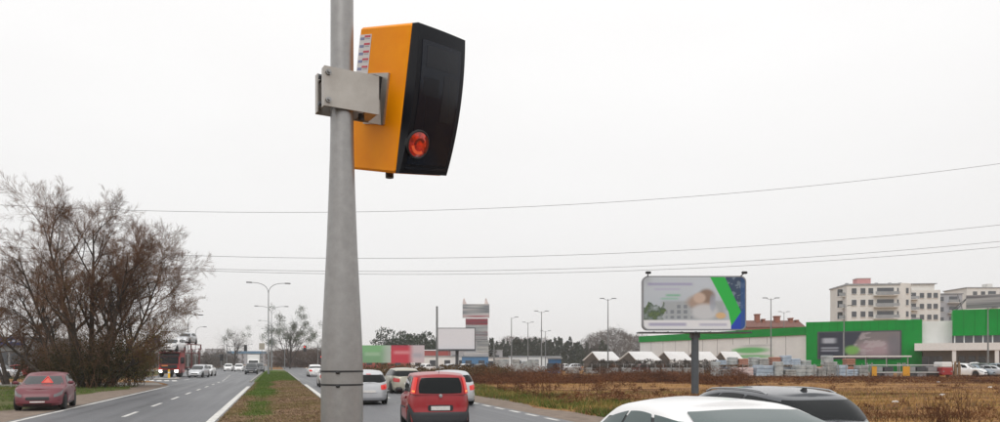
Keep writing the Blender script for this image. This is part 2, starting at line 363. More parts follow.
# ------------------------------------------------------------------ blades and litter
def blades(name, XY, Z, hmin, hmax, wid, m, lean=.5, parent=None):
    n = len(XY); r = RNG; a = r.uniform(0, 6.283, n); h = r.uniform(hmin, hmax, n); l = r.normal(0, lean, (n, 2)) * h[:, None]
    wx, wy = np.cos(a) * wid * r.uniform(.6, 1.4, n), np.sin(a) * wid * r.uniform(.6, 1.4, n)
    V = np.zeros((n, 3, 3)); V[:, 0] = np.stack([XY[:, 0] - wx, XY[:, 1] - wy, Z - .01], -1); V[:, 1] = np.stack([XY[:, 0] + wx, XY[:, 1] + wy, Z - .01], -1)
    V[:, 2] = np.stack([XY[:, 0] + l[:, 0], XY[:, 1] + l[:, 1], Z + h], -1)
    o = raw_mesh(name, V.reshape(-1, 3), np.arange(n * 3).reshape(-1, 3), m, parent)
    return o
M_WEED = mat('verge_green', (0.045, 0.080, 0.014), 0.8, col2=(0.11, 0.15, 0.03), vscale=1.2, spec=.15)
M_GRASS = mat('grass_blades', (0.055, 0.10, 0.018), 0.8, col2=(0.12, 0.17, 0.035), vscale=3, spec=.15)
M_STRAW = mat('dry_grass', (0.27, 0.145, 0.045), 0.9, col2=(0.50, 0.31, 0.115), vscale=.5, spec=.1)
M_LITTER = mat('dead_leaves', (0.095, 0.062, 0.034), 0.9, col2=(0.31, 0.22, 0.145), vscale=1.6, spec=.1)
M_DRYTURF = mat('dry_turf', (0.13, 0.115, 0.035), 0.9, col2=(0.27, 0.21, 0.10), vscale=1.1, spec=.1)
n = 90000; Y = 16 + 120 * RNG.uniform(0, 1, n) ** 1.7; X = RNG.uniform(-1.62, 2.1, n)
gm = median_green(X, Y) + RNG.normal(0, .12, n)
k = gm > .38; tag(blades('median_grass', np.stack([X[k], Y[k]], -1), median_z(X[k], Y[k]), .03, .10, .008, M_GRASS), 'short green grass growing in strips along the central reservation', 'grass', kind='stuff')
k = (gm <= .38) & (Y < 90) & (RNG.uniform(0, 1, n) < .55)
tag(blades('fallen_leaves', np.stack([X[k], Y[k]], -1), median_z(X[k], Y[k]), .01, .05, .022, M_LITTER, 1.2), 'brown leaf litter and dead grass covering the central reservation', 'leaves', kind='stuff')
k = (gm <= .5) & (Y < 95) & (snoise(X * 1.3, Y * .6, 1.1, 77) + RNG.normal(0, .35, n) > .05)
tag(blades('dry_turf', np.stack([X[k], Y[k]], -1), median_z(X[k], Y[k]), .02, .07, .010, M_DRYTURF, .9), 'faded olive turf showing through the leaf litter of the reservation', 'grass', kind='stuff')

def in_view(px0, px1, z0, z1, n, pw=1.6):
    z = z0 + (z1 - z0) * RNG.uniform(0, 1, n) ** pw; px = RNG.uniform(px0, px1, n); x = (px - 500) / FPX * z
    return np.stack([x * CT + z * ST, -x * ST + z * CT], -1)
P = in_view(430, 1080, 14, 85, 120000); P = P[P[:, 0] > 10.4 + .3 * np.sin(P[:, 1])]
cxv, czv = P[:, 0] * CT - P[:, 1] * ST, P[:, 0] * ST + P[:, 1] * CT                    # growth lies in long bands across the field
dens = snoise(cxv * .16, czv, .55, 8) + RNG.normal(0, .22, len(P)); dens2 = snoise(cxv * .2, czv, .7, 18) + RNG.normal(0, .22, len(P))
M_RUST = mat('rust_grass', (0.085, 0.036, 0.018), 0.9, col2=(0.20, 0.095, 0.045), vscale=.5, spec=.1); M_OLGR = mat('olive_grass', (0.12, 0.105, 0.026), 0.9, col2=(0.28, 0.23, 0.07), vscale=.6, spec=.1)
k = dens > .22; tag(blades('dry_field_grass', P[k], np.zeros(k.sum()), .04, .20, .012, M_STRAW, .7), 'straw coloured dry grass over the field beyond the road', 'grass', kind='stuff')
k = (dens < -.10) & (dens2 > -.1); tag(blades('rusty_field_grass', P[k], np.zeros(k.sum()), .04, .22, .012, M_RUST, .7), 'rust brown dead growth in bands over the field', 'grass', kind='stuff')
k = (dens2 < .0) & (czv < 46); tag(blades('olive_field_grass', P[k], np.zeros(k.sum()), .04, .18, .012, M_OLGR, .6), 'olive green grass patches in the near half of the field', 'grass', kind='stuff')
# green weeds along the right shoulder
P = in_view(400, 760, 18, 66, 110000, 1.3); d = P[:, 0] - 10.3; k = (d > -.1) & (d < 4.2 + 1.2 * snoise(P[:, 0], P[:, 1], .5, 9)) & (snoise(P[:, 0], P[:, 1], .9, 10) + RNG.normal(0, .4, len(P)) > -.35)
P = P[k]; hh = .10 + .16 * np.clip(snoise(P[:, 0], P[:, 1], .7, 12) + .3, 0, 1)
k = snoise(P[:, 0], P[:, 1], 1.1, 19) + RNG.normal(0, .35, len(P)) > .5
tag(blades('verge_straw', P[k], np.zeros(k.sum()), .05, .36, .013, M_OLGR, .55), 'olive faded weeds mixed into the right hand verge', 'grass', kind='stuff'); P = P[~k]; P = P[RNG.uniform(0, 1, len(P)) < .85]
tag(blades('verge_weeds', P, np.zeros(len(P)), .04, .28, .014, M_WEED, .5), 'green weeds and grass along the right hand gravel shoulder', 'grass', kind='stuff')
# green verge left, around the parked car
n = 40000; Y = 14 + 50 * RNG.uniform(0, 1, n) ** 1.4; X = RNG.uniform(-22, -9.6, n); k = (X < np.array([left_outer(y) - 2.0 - .5 * math.sin(y * .31) for y in Y])) & (snoise(X, Y, .8, 14) > -.3)
tag(blades('left_verge_grass', np.stack([X[k], Y[k]], -1), np.zeros(k.sum()), .05, .2, .012, M_GRASS, .5), 'green grass behind the gravel where the red car is parked', 'grass', kind='stuff')
# dark bramble belt across the field
M_BRAMBLE = mat('bramble_brown', (0.045, 0.022, 0.016), 0.9, col2=(0.19, 0.080, 0.036), vscale=.35, spec=.1)
def bramble(name, XY, hgt_, label, m, n_per=70, spread=.9):
    n = len(XY) * n_per; c = np.repeat(XY, n_per, 0); hh = np.repeat(hgt_, n_per)
    r = RNG; off = r.normal(0, spread * .45, (n, 2)); zz = hh * r.uniform(0, 1, n) ** .8 * np.exp(-(off ** 2).sum(1) / (spread ** 2))
    P = np.stack([c[:, 0] + off[:, 0], c[:, 1] + off[:, 1], zz], -1)
    d = r.normal(0, 1, (n, 3)); d[:, 2] = np.abs(d[:, 2]) * .8; d /= np.linalg.norm(d, axis=1)[:, None]
    L = r.uniform(.10, .30, n)[:, None]; s = r.normal(0, 1, (n, 3)); s /= np.linalg.norm(s, axis=1)[:, None]; w = r.uniform(.006, .04, n)[:, None]
    V = np.stack([P - s * w, P + s * w, P + d * L], 1).reshape(-1, 3); V[:, 2] = np.maximum(V[:, 2], 0)
    return tag(raw_mesh(name, V, np.arange(n * 3).reshape(-1, 3), m), label, 'brambles', kind='stuff')
P = in_view(470, 745, 58, 96, 1900, 1.0); k = snoise(P[:, 0], P[:, 1], .28, 30) + .35 * snoise(P[:, 0], P[:, 1], 1.1, 33) > -.15; P = P[k]
bramble('bramble_belt', P, .42 + .62 * np.clip(snoise(P[:, 0], P[:, 1], .45, 31), -.5, 1), 'dark brown bramble belt between the field and the builders yard', M_BRAMBLE, 90, 1.1)
P = in_view(475, 760, 60, 98, 46, 1.0); bramble('bramble_clumps', P, 1.0 + .8 * RNG.uniform(0, 1, len(P)), 'taller dark bramble clumps rising out of the belt', M_BRAMBLE, 420, 1.3)
P = in_view(730, 1080, 62, 84, 420, 1.0); bramble('bramble_fringe', P, .22 + .34 * RNG.uniform(0, 1, len(P)), 'low russet brush fringing the field before the pallet stacks', M_BRAMBLE, 50, 1.0)
P = in_view(500, 640, 30, 58, 45, 1.0); P = P[P[:, 0] > 11]; bramble('dock_weeds', P, .35 + .4 * RNG.uniform(0, 1, len(P)), 'scattered rusty dead weeds standing in the verge grass', M_BRAMBLE, 60, .35)
P = in_view(560, 1080, 17, 62, 120, 1.0); P = P[(P[:, 0] > 11.5) & (snoise(P[:, 0], P[:, 1], .3, 90) > -.2)]; bramble('field_tufts', P, .12 + .30 * RNG.uniform(0, 1, len(P)) ** 2, 'rusty dead tufts dotted over the open field', M_RUST, 46, .30)
# ------------------------------------------------------------------ speed camera pole and speed camera
def c2w(v): return Vector((v[0] * CT + v[2] * ST, -v[0] * ST + v[2] * CT, v[1]))       # direction, view axes -> world
PC = (-0.79, 3.75)                                                                      # pole axis: x right, z forward
pole_loc = cam2world(PC[0], 0, PC[1]); pole_loc.z = 0.05
pr = thing('steel_pole', 'tapered grey steel pole with two thin bands carrying the orange speed camera', 'pole', pole_loc)
prof = [(.1035, 0), (.1035, 1.70), (.101, 1.80), (.097, 1.90), (.088, 2.08), (.0755, 2.33), (.0665, 2.57), (.060, 2.77), (.0575, 2.90), (.0565, 3.4), (.0545, 4.9)]
MB().lathe(prof, 40).build('shaft', mat('pole_steel', (0.29, 0.285, 0.28), 0.38, metal=0.6, col2=(0.345, 0.34, 0.335), vscale=22, bump=0.05, bscale=160, detail=8), pr, smooth=True)
for zz in (1.704, 1.638):
    bd = MB().lathe([(.1005, zz - .005), (.1052, zz - .004), (.1052, zz + .004), (.1005, zz + .005)], 40).build('band', M_BLACK, pr, smooth=True)
    cd = c2w((.02, 0, -1.0)).normalized(); q = Vector((cd.x * .105, cd.y * .105, zz - .006)); MB().bbox(q, (.02, .02, .014), .004, rz=-THETA).build('clasp', M_BLACK, bd)
MB().lathe([(.10, .0), (.19, .0), (.19, .025), (.115, .03), (.104, .10)], 32).build('base_flange', M_STEEL, pr, smooth=True)
for k in range(4): MB().lathe([(.016, .02), (.016, .055), (.008, .06)], 6, c=(.155 * math.cos(k * 1.571 + .78), .155 * math.sin(k * 1.571 + .78), 0)).build('anchor_bolt', M_STEEL, pr)
MB().lathe([(.056, 4.9), (.058, 4.9), (.05, 4.93), (.0, 4.935)], 24).build('top_cap', M_BLACK, pr, smooth=True)

dV, uV, wV = (0.72823529, -0.22837127, -0.64615781), (0.14058123, 0.97257467, -0.18529823), (0.67075351, 0.04410305, 0.74036791)
dV, uV, wV = c2w(dV), c2w(uV), c2w(wV)
CW, CD, CH = 0.334, 0.435, 0.734
C0 = cam2world(-0.43740532, 1.70029807, 3.75)
sc_loc = C0 - CH * uV - CD * .5 * dV + CW * .5 * wV
sr = thing('speed_camera', 'orange boxed roadside speed camera with dark curved front and red lens', 'speed camera', sc_loc)
def BX(a, b_, c):
    b_ = b_ * (1.014 - .045 * c)
    return C0 - a * CD * dV - b_ * CH * uV + c * CW * wV - sc_loc         # a: back, b: down, c: across the front
M_ORANGE = mat('orange_housing', (0.93, 0.29, 0.0), 0.5, spec=.2, col2=(1.0, 0.35, 0.0), vscale=6, detail=9, bump=0.03, bscale=200)
hb = MB(); ch = .035
ringsv = []
for a, ins in ((0.0, .012), (.03, 0.0), (.965, 0.0), (1.0, .035)):
    r_ = []
    for b_, c in ((ins, ins + ch), (ins, 1 - ins - ch), (ins + ch * .5, 1 - ins), (1 - ins - ch * .5, 1 - ins), (1 - ins, 1 - ins - ch), (1 - ins, ins + ch), (1 - ins - ch * .5, ins), (ins + ch * .5, ins)): r_.append(BX(a, b_, c))
    ringsv.append(r_)
hb.add([p for r_ in ringsv for p in r_], [tuple(range(8)), tuple(range(31, 23, -1))] + [(k * 8 + i, k * 8 + (i + 1) % 8, k * 8 + 8 + (i + 1) % 8, k * 8 + 8 + i) for k in range(3) for i in range(8)])
housing = hb.build('housing', M_ORANGE, sr)
M_FRAME = mat('camera_front_black', (0.006, 0.0075, 0.012), 0.42, spec=.25)
M_FGLASS = mat('camera_front_glass', (0.006, 0.009, 0.018), 0.12, spec=.35)
def front(b_, c, o=0.0): return BX(-(.055 + .11 * (1 - (2 * b_ - .9) ** 2 / 1.3) + .02 * math.sin(math.pi * c) + o), b_ , c)
nb, nc = 17, 9
Pg = np.array([[front(.005 + .99 * i / (nb - 1), .005 + .99 * j / (nc - 1)) for j in range(nc)] for i in range(nb)])
fb = MB(); fb.grid(Pg)
edge = [(i, 0) for i in range(nb)] + [(nb - 1, j) for j in range(1, nc)] + [(i, nc - 1) for i in range(nb - 2, -1, -1)] + [(0, j) for j in range(nc - 2, 0, -1)]
ev = [Pg[i, j] for i, j in edge] + [BX(0.004, .005 + .99 * i / (nb - 1), .005 + .99 * j / (nc - 1)) for i, j in edge]; ne = len(edge)
fb.add(ev, [(k, (k + 1) % ne, (k + 1) % ne + ne, k + ne) for k in range(ne)])
ff = fb.build('front_cover', M_FRAME, sr, smooth=True)
def fpanel(name, b0, b1, c0, c1, o, m, parent):
    g_ = np.array([[front(b0 + (b1 - b0) * i / 12, c0 + (c1 - c0) * j / 6, o) for j in range(7)] for i in range(13)]); q = MB(); q.grid(g_)
    e_ = [(i, 0) for i in range(13)] + [(12, j) for j in range(1, 7)] + [(i, 6) for i in range(11, -1, -1)] + [(0, j) for j in range(5, 0, -1)]
    v_ = [g_[i, j] for i, j in e_] + [np.array(front(b0 + (b1 - b0) * i / 12, c0 + (c1 - c0) * j / 6, -.01)) for i, j in e_]; n_ = len(e_)
    q.add(v_, [(k, (k + 1) % n_, (k + 1) % n_ + n_, k + n_) for k in range(n_)])
    return q.build(name, m, parent, smooth=True)
fg = fpanel('window', .10, .93, .09, .90, .006, M_FGLASS, ff)
M_IN = mat('camera_inner_grey', (0.010, 0.012, 0.018), 0.22, spec=.35)
fpanel('lens_bay', .30, .62, .55, .86, .008, M_IN, fg); fpanel('sensor_bay', .34, .46, .16, .46, .0075, mat('camera_inner_dark', (0.008, 0.010, 0.016), .25, spec=.3), fg)
fpanel('radar_bay', .13, .27, .18, .84, .0078, M_IN, fg); fpanel('sill', .945, .965, .08, .92, .006, M_IN, ff)
# red flash lens
lc = front(.79, .22, .012); ax1 = wV; ax2 = (front(.77, .22) - front(.81, .22)).normalized(); ax3 = ax1.cross(ax2).normalized()
if ax3.dot(dV) < 0: ax3 = -ax3
def disc(name, rings, m, parent, n=28):
    v_ = [lc + (ax1 * math.cos(t) + ax2 * math.sin(t)) * r_ + ax3 * d_ for r_, d_ in rings for t in [2 * math.pi * k / n for k in range(n)]]
    f_ = [(i * n + k, i * n + (k + 1) % n, (i + 1) * n + (k + 1) % n, (i + 1) * n + k) for i in range(len(rings) - 1) for k in range(n)] + [tuple(range((len(rings) - 1) * n, len(rings) * n))]
    return MB().add(v_, f_).build(name, m, parent, smooth=True)
ring = disc('lens_ring', [(.074, -.02), (.074, .002), (.070, .005), (.066, .002)], M_BLACK, ff)
M_RED = mat('red_lens', (0.66, 0.030, 0.008), 0.12, coat=.6, var=.6, vscale=30)
fl = disc('flash_lens', [(.067, -.012), (.066, .001), (.050, .006), (.03, .010), (.008, .012)], M_RED, ff)
M_REDD = mat('red_lens_dark', (0.20, 0.015, 0.010), 0.2, coat=.6)
for (r0, r1, t0, t1, d_, m_) in ((.050, .064, -.6, .9, .0075, M_REDD), (.022, .034, .6, 3.3, .0135, M_REDD), (.034, .050, -2.9, -.9, .0115, mat('red_lens_glow', (.95, .14, .05), .15, coat=.6, emit=(1, .10, .03), estr=.12))):  # darker and brighter red arcs on the lens; the bright one glows faintly
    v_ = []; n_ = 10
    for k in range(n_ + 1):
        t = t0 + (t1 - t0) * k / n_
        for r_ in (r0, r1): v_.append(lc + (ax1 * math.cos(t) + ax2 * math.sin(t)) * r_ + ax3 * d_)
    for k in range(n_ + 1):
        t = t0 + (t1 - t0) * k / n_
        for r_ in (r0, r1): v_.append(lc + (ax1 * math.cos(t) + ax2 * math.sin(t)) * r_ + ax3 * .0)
    o_ = 2 * (n_ + 1); MB().add(v_, [(2 * k, 2 * k + 1, 2 * k + 3, 2 * k + 2) for k in range(n_)] + [(2 * k, 2 * k + 2, o_ + 2 * k + 2, o_ + 2 * k) for k in range(n_)] + [(2 * k + 1, 2 * k + 3, o_ + 2 * k + 3, o_ + 2 * k + 1) for k in range(n_)]).build('lens_arc', m_, fl)
# sticker column on the side
def side_patch(a0, a1, b0, b1, o, t): # plate on the side panel, o proud
    q = MB(); v_ = [BX(a, b_, 0) - wV * oo for oo in (o, o + t) for a, b_ in ((a0, b0), (a1, b0), (a1, b1), (a0, b1))]
    return q.add(v_, [(0, 1, 2, 3), (7, 6, 5, 4), (0, 4, 5, 1), (1, 5, 6, 2), (2, 6, 7, 3), (3, 7, 4, 0)])
M_STW = mat('sticker_white', (.72, .70, .70), .4); M_STR = mat('sticker_red', (.60, .05, .08), .4); M_STB = mat('sticker_blue', (.22, .24, .42), .4)
st = side_patch(.74, .97, .055, .325, .0, .0015).build('sticker', M_STW, sr)
for k in range(5):
    b0 = .062 + k * .052
    side_patch(.755, .87, b0, b0 + .014, .0015, .0008).build('red_line', M_STR, st)
    side_patch(.87, .955, b0 + .012, b0 + .030, .0015, .0008).build('blue_mark', M_STB, st)
    side_patch(.765, .85, b0 + .020, b0 + .026, .0015, .0008).build('grey_line', mat('sticker_grey', (.4, .4, .43), .4), st)
# seam line and feet of the housing
bt = BX(.35, 1.0, .25); MB().lathe([(.022, -.03), (.022, .01), (.018, .012)], 14, c=bt).build('cable_gland', M_BLACK, sr, smooth=True)
# bracket
bcx, bcz = PC; eb = (math.cos(R(30)), math.sin(R(30))); nbk = (math.sin(R(30)), -math.cos(R(30)))
def BP(le, ln, y): return cam2world(bcx + eb[0] * le + nbk[0] * ln, y, bcz + eb[1] * le + nbk[1] * ln) - sc_loc
M_BRK = mat('brushed_aluminium', (0.34, 0.31, 0.28), 0.40, metal=0.55, col2=(0.46, 0.435, 0.40), vscale=5, bump=.05, bscale=150)
def plate(l0, l1, n0, n1, y0, y1):
    v_ = [BP(l, n_, y) for l in (l0, l1) for n_ in (n0, n1) for y in (y0, y1)]
    return MB().add(v_, [(0, 1, 3, 2), (4, 6, 7, 5), (0, 4, 5, 1), (2, 3, 7, 6), (0, 2, 6, 4), (1, 5, 7, 3)])
Y0b, Y1b = 1.243, 1.437
br = plate(-.112, .168, .066, .073, Y0b, Y1b).build('bracket', M_BRK, sr)
plate(-.112, .25, -.080, -.073, Y0b, Y1b).build('back_plate', M_BRK, br)
plate(-.1125, -.1065, .030, .0655, Y0b + .002, Y1b - .002).build('front_flange', M_BRK, br); plate(-.1125, -.1065, -.0725, -.038, Y0b + .002, Y1b - .002).build('rear_flange', M_BRK, br)
plate(.10, .165, -.0725, .0655, Y0b + .005, Y0b + .012).build('web', M_BRK, br)
plate(-.06, .165, -.0725, .0655, Y1b - .008, Y1b - .002).build('top_web', M_BRK, br)
for yy in (Y0b + .03, Y1b - .03):
    MB().tube([BP(-.092, -.10, yy), BP(-.092, .094, yy)], .007, 8).build('clamp_bolt', M_STEEL, br)
    MB().tube([BP(-.092, .073, yy), BP(-.092, .082, yy)], .015, 6).build('nut', M_STEEL, br); MB().tube([BP(-.118, -.004, yy), BP(-.100, -.004, yy)], .012, 6).build('nut', M_DARKSTEEL, br)
def side_box(a, b_, wd, ht, o0, o1):
    q = []
    for oo in (o0, o1):
        for sa, sb in ((-1, -1), (1, -1), (1, 1), (-1, 1)): q.append(BX(a + sa * wd / 2 / CD, b_ + sb * ht / 2 / CH, 0) - wV * oo)
    return MB().add(q, [(0, 1, 2, 3), (7, 6, 5, 4), (0, 4, 5, 1), (1, 5, 6, 2), (2, 6, 7, 3), (3, 7, 4, 0)])
side_box(.50, .50, .17, .255, .0, .012).build('mount_plate', M_BRK, sr)
side_box(.54, .49, .11, .20, .012, .062).build('black_block', M_BLACK, sr)  # plain black block between the mount plate and the bracket
MB().tube([BP(.10, -.0, Y0b - .022), BP(.10, .0, Y0b + .012)], .016, 8).build('drain_bolt', M_DARKSTEEL, br)

# ------------------------------------------------------------------ cars
def interp(tab, x): return np.interp(x, [q[0] for q in tab], [q[1] for q in tab])
HATCH = dict(L=3.95, W=1.69, H=1.50, wr=.30, wb=(1.28, -1.22), n=5.0, gn=5.5,
    zb=[(-1, .88), (-.8, .97), (-.2, .96), (.3, .93), (.45, .91), (.8, .83), (1, .66)], dr=[(0, -.07), (.15, 0), (.5, 0), (.8, -.03), (1, -.07)], df=[(0, -.08), (.2, 0), (.6, -.02), (.85, -.10), (1, -.24)],
    g=(1.02, .28, -1.90, -1.55), gw=(.80, .60), rdrop=.09)
SEDAN = dict(HATCH, L=4.55, W=1.79, H=1.45, wr=.32, wb=(1.42, -1.30), zb=[(-1, .90), (-.72, 1.01), (-.3, .97), (.3, .93), (.42, .91), (.8, .82), (1, .64)], g=(1.22, .30, -1.75, -.62), gw=(.84, .60), rdrop=.045)
WAGON = dict(HATCH, L=4.60, W=1.80, H=1.42, wr=.32, wb=(1.42, -1.32), zb=[(-1, .92), (-.8, .99), (-.2, .96), (.3, .93), (.42, .91), (.8, .82), (1, .64)], g=(1.05, .10, -2.16, -1.76), gw=(.86, .63), rdrop=.06)
BOXY = dict(HATCH, L=3.54, W=1.58, H=1.54, wr=.29, wb=(1.15, -1.13), n=6.0, gn=7.0, zb=[(-1, .98), (-.8, 1.00), (-.2, .97), (.35, .93), (.5, .92), (.85, .85), (1, .70)],
    dr=[(0, -.05), (.12, 0), (.38, 0.0), (.42, -.04), (.8, -.05), (1, -.07)], g=(1.05, .42, -1.72, -1.60), gw=(.765, .645), rdrop=.05)
SUV = dict(HATCH, L=4.45, W=1.84, H=1.66, wr=.35, wb=(1.38, -1.28), zb=[(-1, 1.02), (-.8, 1.08), (-.2, 1.05), (.3, 1.02), (.45, 1.0), (.8, .95), (1, .76)], g=(1.08, .25, -2.12, -1.80), gw=(.86, .65), rdrop=.06)
PICKUP = dict(SUV, L=5.1, H=1.78, g=(1.15, .45, -.75, -.62), zb=[(-1, 1.10), (-.2, 1.10), (.3, 1.08), (.45, 1.06), (.8, 1.02), (1, .84)], wb=(1.6, -1.55))
SX = [(0, .93), (.12, .985), (.45, 1.0), (.75, .99), (.93, .965), (1, .935)]
GZ = [(0, 0), (.25, .27), (.5, .53), (.75, .78), (.88, .90), (.95, .965), (1, 1.0)]
GI = [(0, 0), (.25, .17), (.5, .38), (.75, .64), (.88, .80), (.95, .93), (1, 1.10)]      # inset fraction
class Shell:
    def __init__(s, k): s.k = k; s.hl = k['L'] / 2; s.hw = k['W'] / 2
    def arch(s, x, y):
        k = s.k; z = np.full_like(y, .19)
        for yw in k['wb']:
            Ra = k['wr'] + .055; d = np.abs(y - yw); zz = k['wr'] + np.sqrt(np.maximum(Ra * Ra - d * d, 0)); z = np.where((d < Ra) & (np.abs(x) > .55 * s.hw), np.maximum(z, zz), z)
        return z
    def body(s, cx, cy, t):      # cx, cy: unit outline coordinates
        k = s.k; off = np.where(cy > 0, interp(k['df'], t), interp(k['dr'], t)); y = cy * (s.hl + off); x = cx * s.hw * interp(SX, t)
        zt = interp(k['zb'], y / s.hl); zl = s.arch(x, y); return np.stack([x, y, zl + t * (zt - zl)], -1)
    def gh(s, cx, cy, t):
        k = s.k; f0, f1, r0, r1 = k['g']; i = interp(GI, t); yf = f0 + (f1 - f0) * i; yr = r0 + (r1 - r0) * i; hw = k['gw'][0] + (k['gw'][1] - k['gw'][0]) * i
        yc, ly = (yf + yr) / 2, (yf - yr) / 2; y = yc + cy * ly; x = cx * hw
        zb_ = interp(k['zb'], np.clip(y / s.hl, -1, 1)) - .03; mid = (f1 + r1) / 2 + .1; hl2 = (f1 - r1) / 2
        zr = k['H'] - .045 - k['rdrop'] * np.clip(np.abs(y - mid) / hl2, 0, 1.6) ** 2.2
        return np.stack([x, y, zb_ + (zr - zb_) * interp(GZ, t)], -1)
def outline(N, n, a, b):
    t = np.linspace(0, 2 * np.pi, 6001); x = np.sign(np.cos(t)) * np.abs(np.cos(t)) ** (2 / n); y = np.sign(np.sin(t)) * np.abs(np.sin(t)) ** (2 / n)
    d = np.concatenate([[0], np.cumsum(np.hypot(np.diff(x * a), np.diff(y * b)))]); q = np.linspace(0, d[-1], N + 1)[:-1]
    return np.interp(q, d, x), np.interp(q, d, y)
def rearx(x0, x1, n, k=13): x = np.linspace(x0, x1, k); return x, -(1 - np.abs(x) ** n) ** (1 / n)
def frontx(x0, x1, n, k=13): x = np.linspace(x0, x1, k); return x, (1 - np.abs(x) ** n) ** (1 / n)
def sidey(sgn, y0, y1, n, k=9): y = np.linspace(y0, y1, k); return sgn * (1 - np.abs(y) ** n) ** (1 / n), y
def corner(sx, sy, p0, p1, n, k=9): p = np.radians(np.linspace(p0, p1, k)); return sx * np.cos(p) ** (2 / n), sy * np.sin(p) ** (2 / n)
def patch(fn, cxy, t0, t1, off=.006, kv=9, rnd=.22, sk=.015):
    """conformal panel on a shell; t0/t1 may be (start, end)"""
    cx, cy = cxy; nu = len(cx); t0 = t0 if hasattr(t0, '__len__') else (t0, t0); t1 = t1 if hasattr(t1, '__len__') else (t1, t1)
    U = np.linspace(-1, 1, nu)[:, None] * np.ones((1, kv)); V = np.linspace(-1, 1, kv)[None, :] * np.ones((nu, 1))
    U2 = U * np.sqrt(1 - rnd * V * V / 2); V2 = V * np.sqrt(1 - rnd * U * U / 2); w = (U2 + 1) / 2
    CX = np.interp(w.ravel(), np.linspace(0, 1, nu), cx); CY = np.interp(w.ravel(), np.linspace(0, 1, nu), cy)
    a = t0[0] + (t0[1] - t0[0]) * w; c = t1[0] + (t1[1] - t1[0]) * w; T = (a + (c - a) * (V2 + 1) / 2).ravel()
    P = fn(CX, CY, T).reshape(nu, kv, 3); du = np.gradient(P, axis=0); dv = np.gradient(P, axis=1); N = np.cross(du, dv); N /= np.linalg.norm(N, axis=2, keepdims=True) + 1e-9
    ctr = np.array([0, 0, .6]); 
    if ((P - ctr) * N).sum() < 0: N = -N
    Q = P + N * off; S = P - N * sk; m = MB(); m.grid(Q)
    e = [(i, 0) for i in range(nu)] + [(nu - 1, j) for j in range(1, kv)] + [(i, kv - 1) for i in range(nu - 2, -1, -1)] + [(0, j) for j in range(kv - 2, 0, -1)]; ne_ = len(e)
    m.add([Q[q] for q in e] + [S[q] for q in e], [(i, (i + 1) % ne_, (i + 1) % ne_ + ne_, i + ne_) for i in range(ne_)]); return m
WHEELS = {}
def wheel(parent, x, y, r, w, detail=True):
    key = (r, w, detail, x > 0)
    if key not in WHEELS:
        tm = MB().lathe([(r * .62, -w / 2), (r * .93, -w / 2), (r, -w * .36), (r, w * .36), (r * .93, w / 2), (r * .62, w / 2)], 28 if detail else 16, axis='X').data('wheel', M_RUBBER, True)
        s_ = 1 if x > 0 else -1; rm = MB(); rm.lathe([(r * .63, -.01), (r * .63, s_ * w * .42), (r * .57, s_ * w * .40), (r * .55, s_ * w * .2), (r * .1, s_ * w * .2)], 24 if detail else 12, axis='X')
        if detail:
            for k in range(5): t = k * 2 * math.pi / 5; c_ = Vector((s_ * w * .33, math.cos(t) * r * .33, math.sin(t) * r * .33)); rm.box(c_, (w * .16, r * .5, r * .16), M=Matrix.Rotation(t, 3, 'X'))
            rm.lathe([(r * .14, 0), (r * .14, s_ * w * .44), (r * .05, s_ * w * .46)], 12, axis='X')
        WHEELS[key] = (tm, rm.data('rim', M_RIM, False))
    tm, rmd = WHEELS[key]; o = bpy.data.objects.new('wheel', tm); COL.objects.link(o); o.parent = parent; o.location = (x, y, r)
    q = bpy.data.objects.new('rim', rmd); COL.objects.link(q); q.parent = o
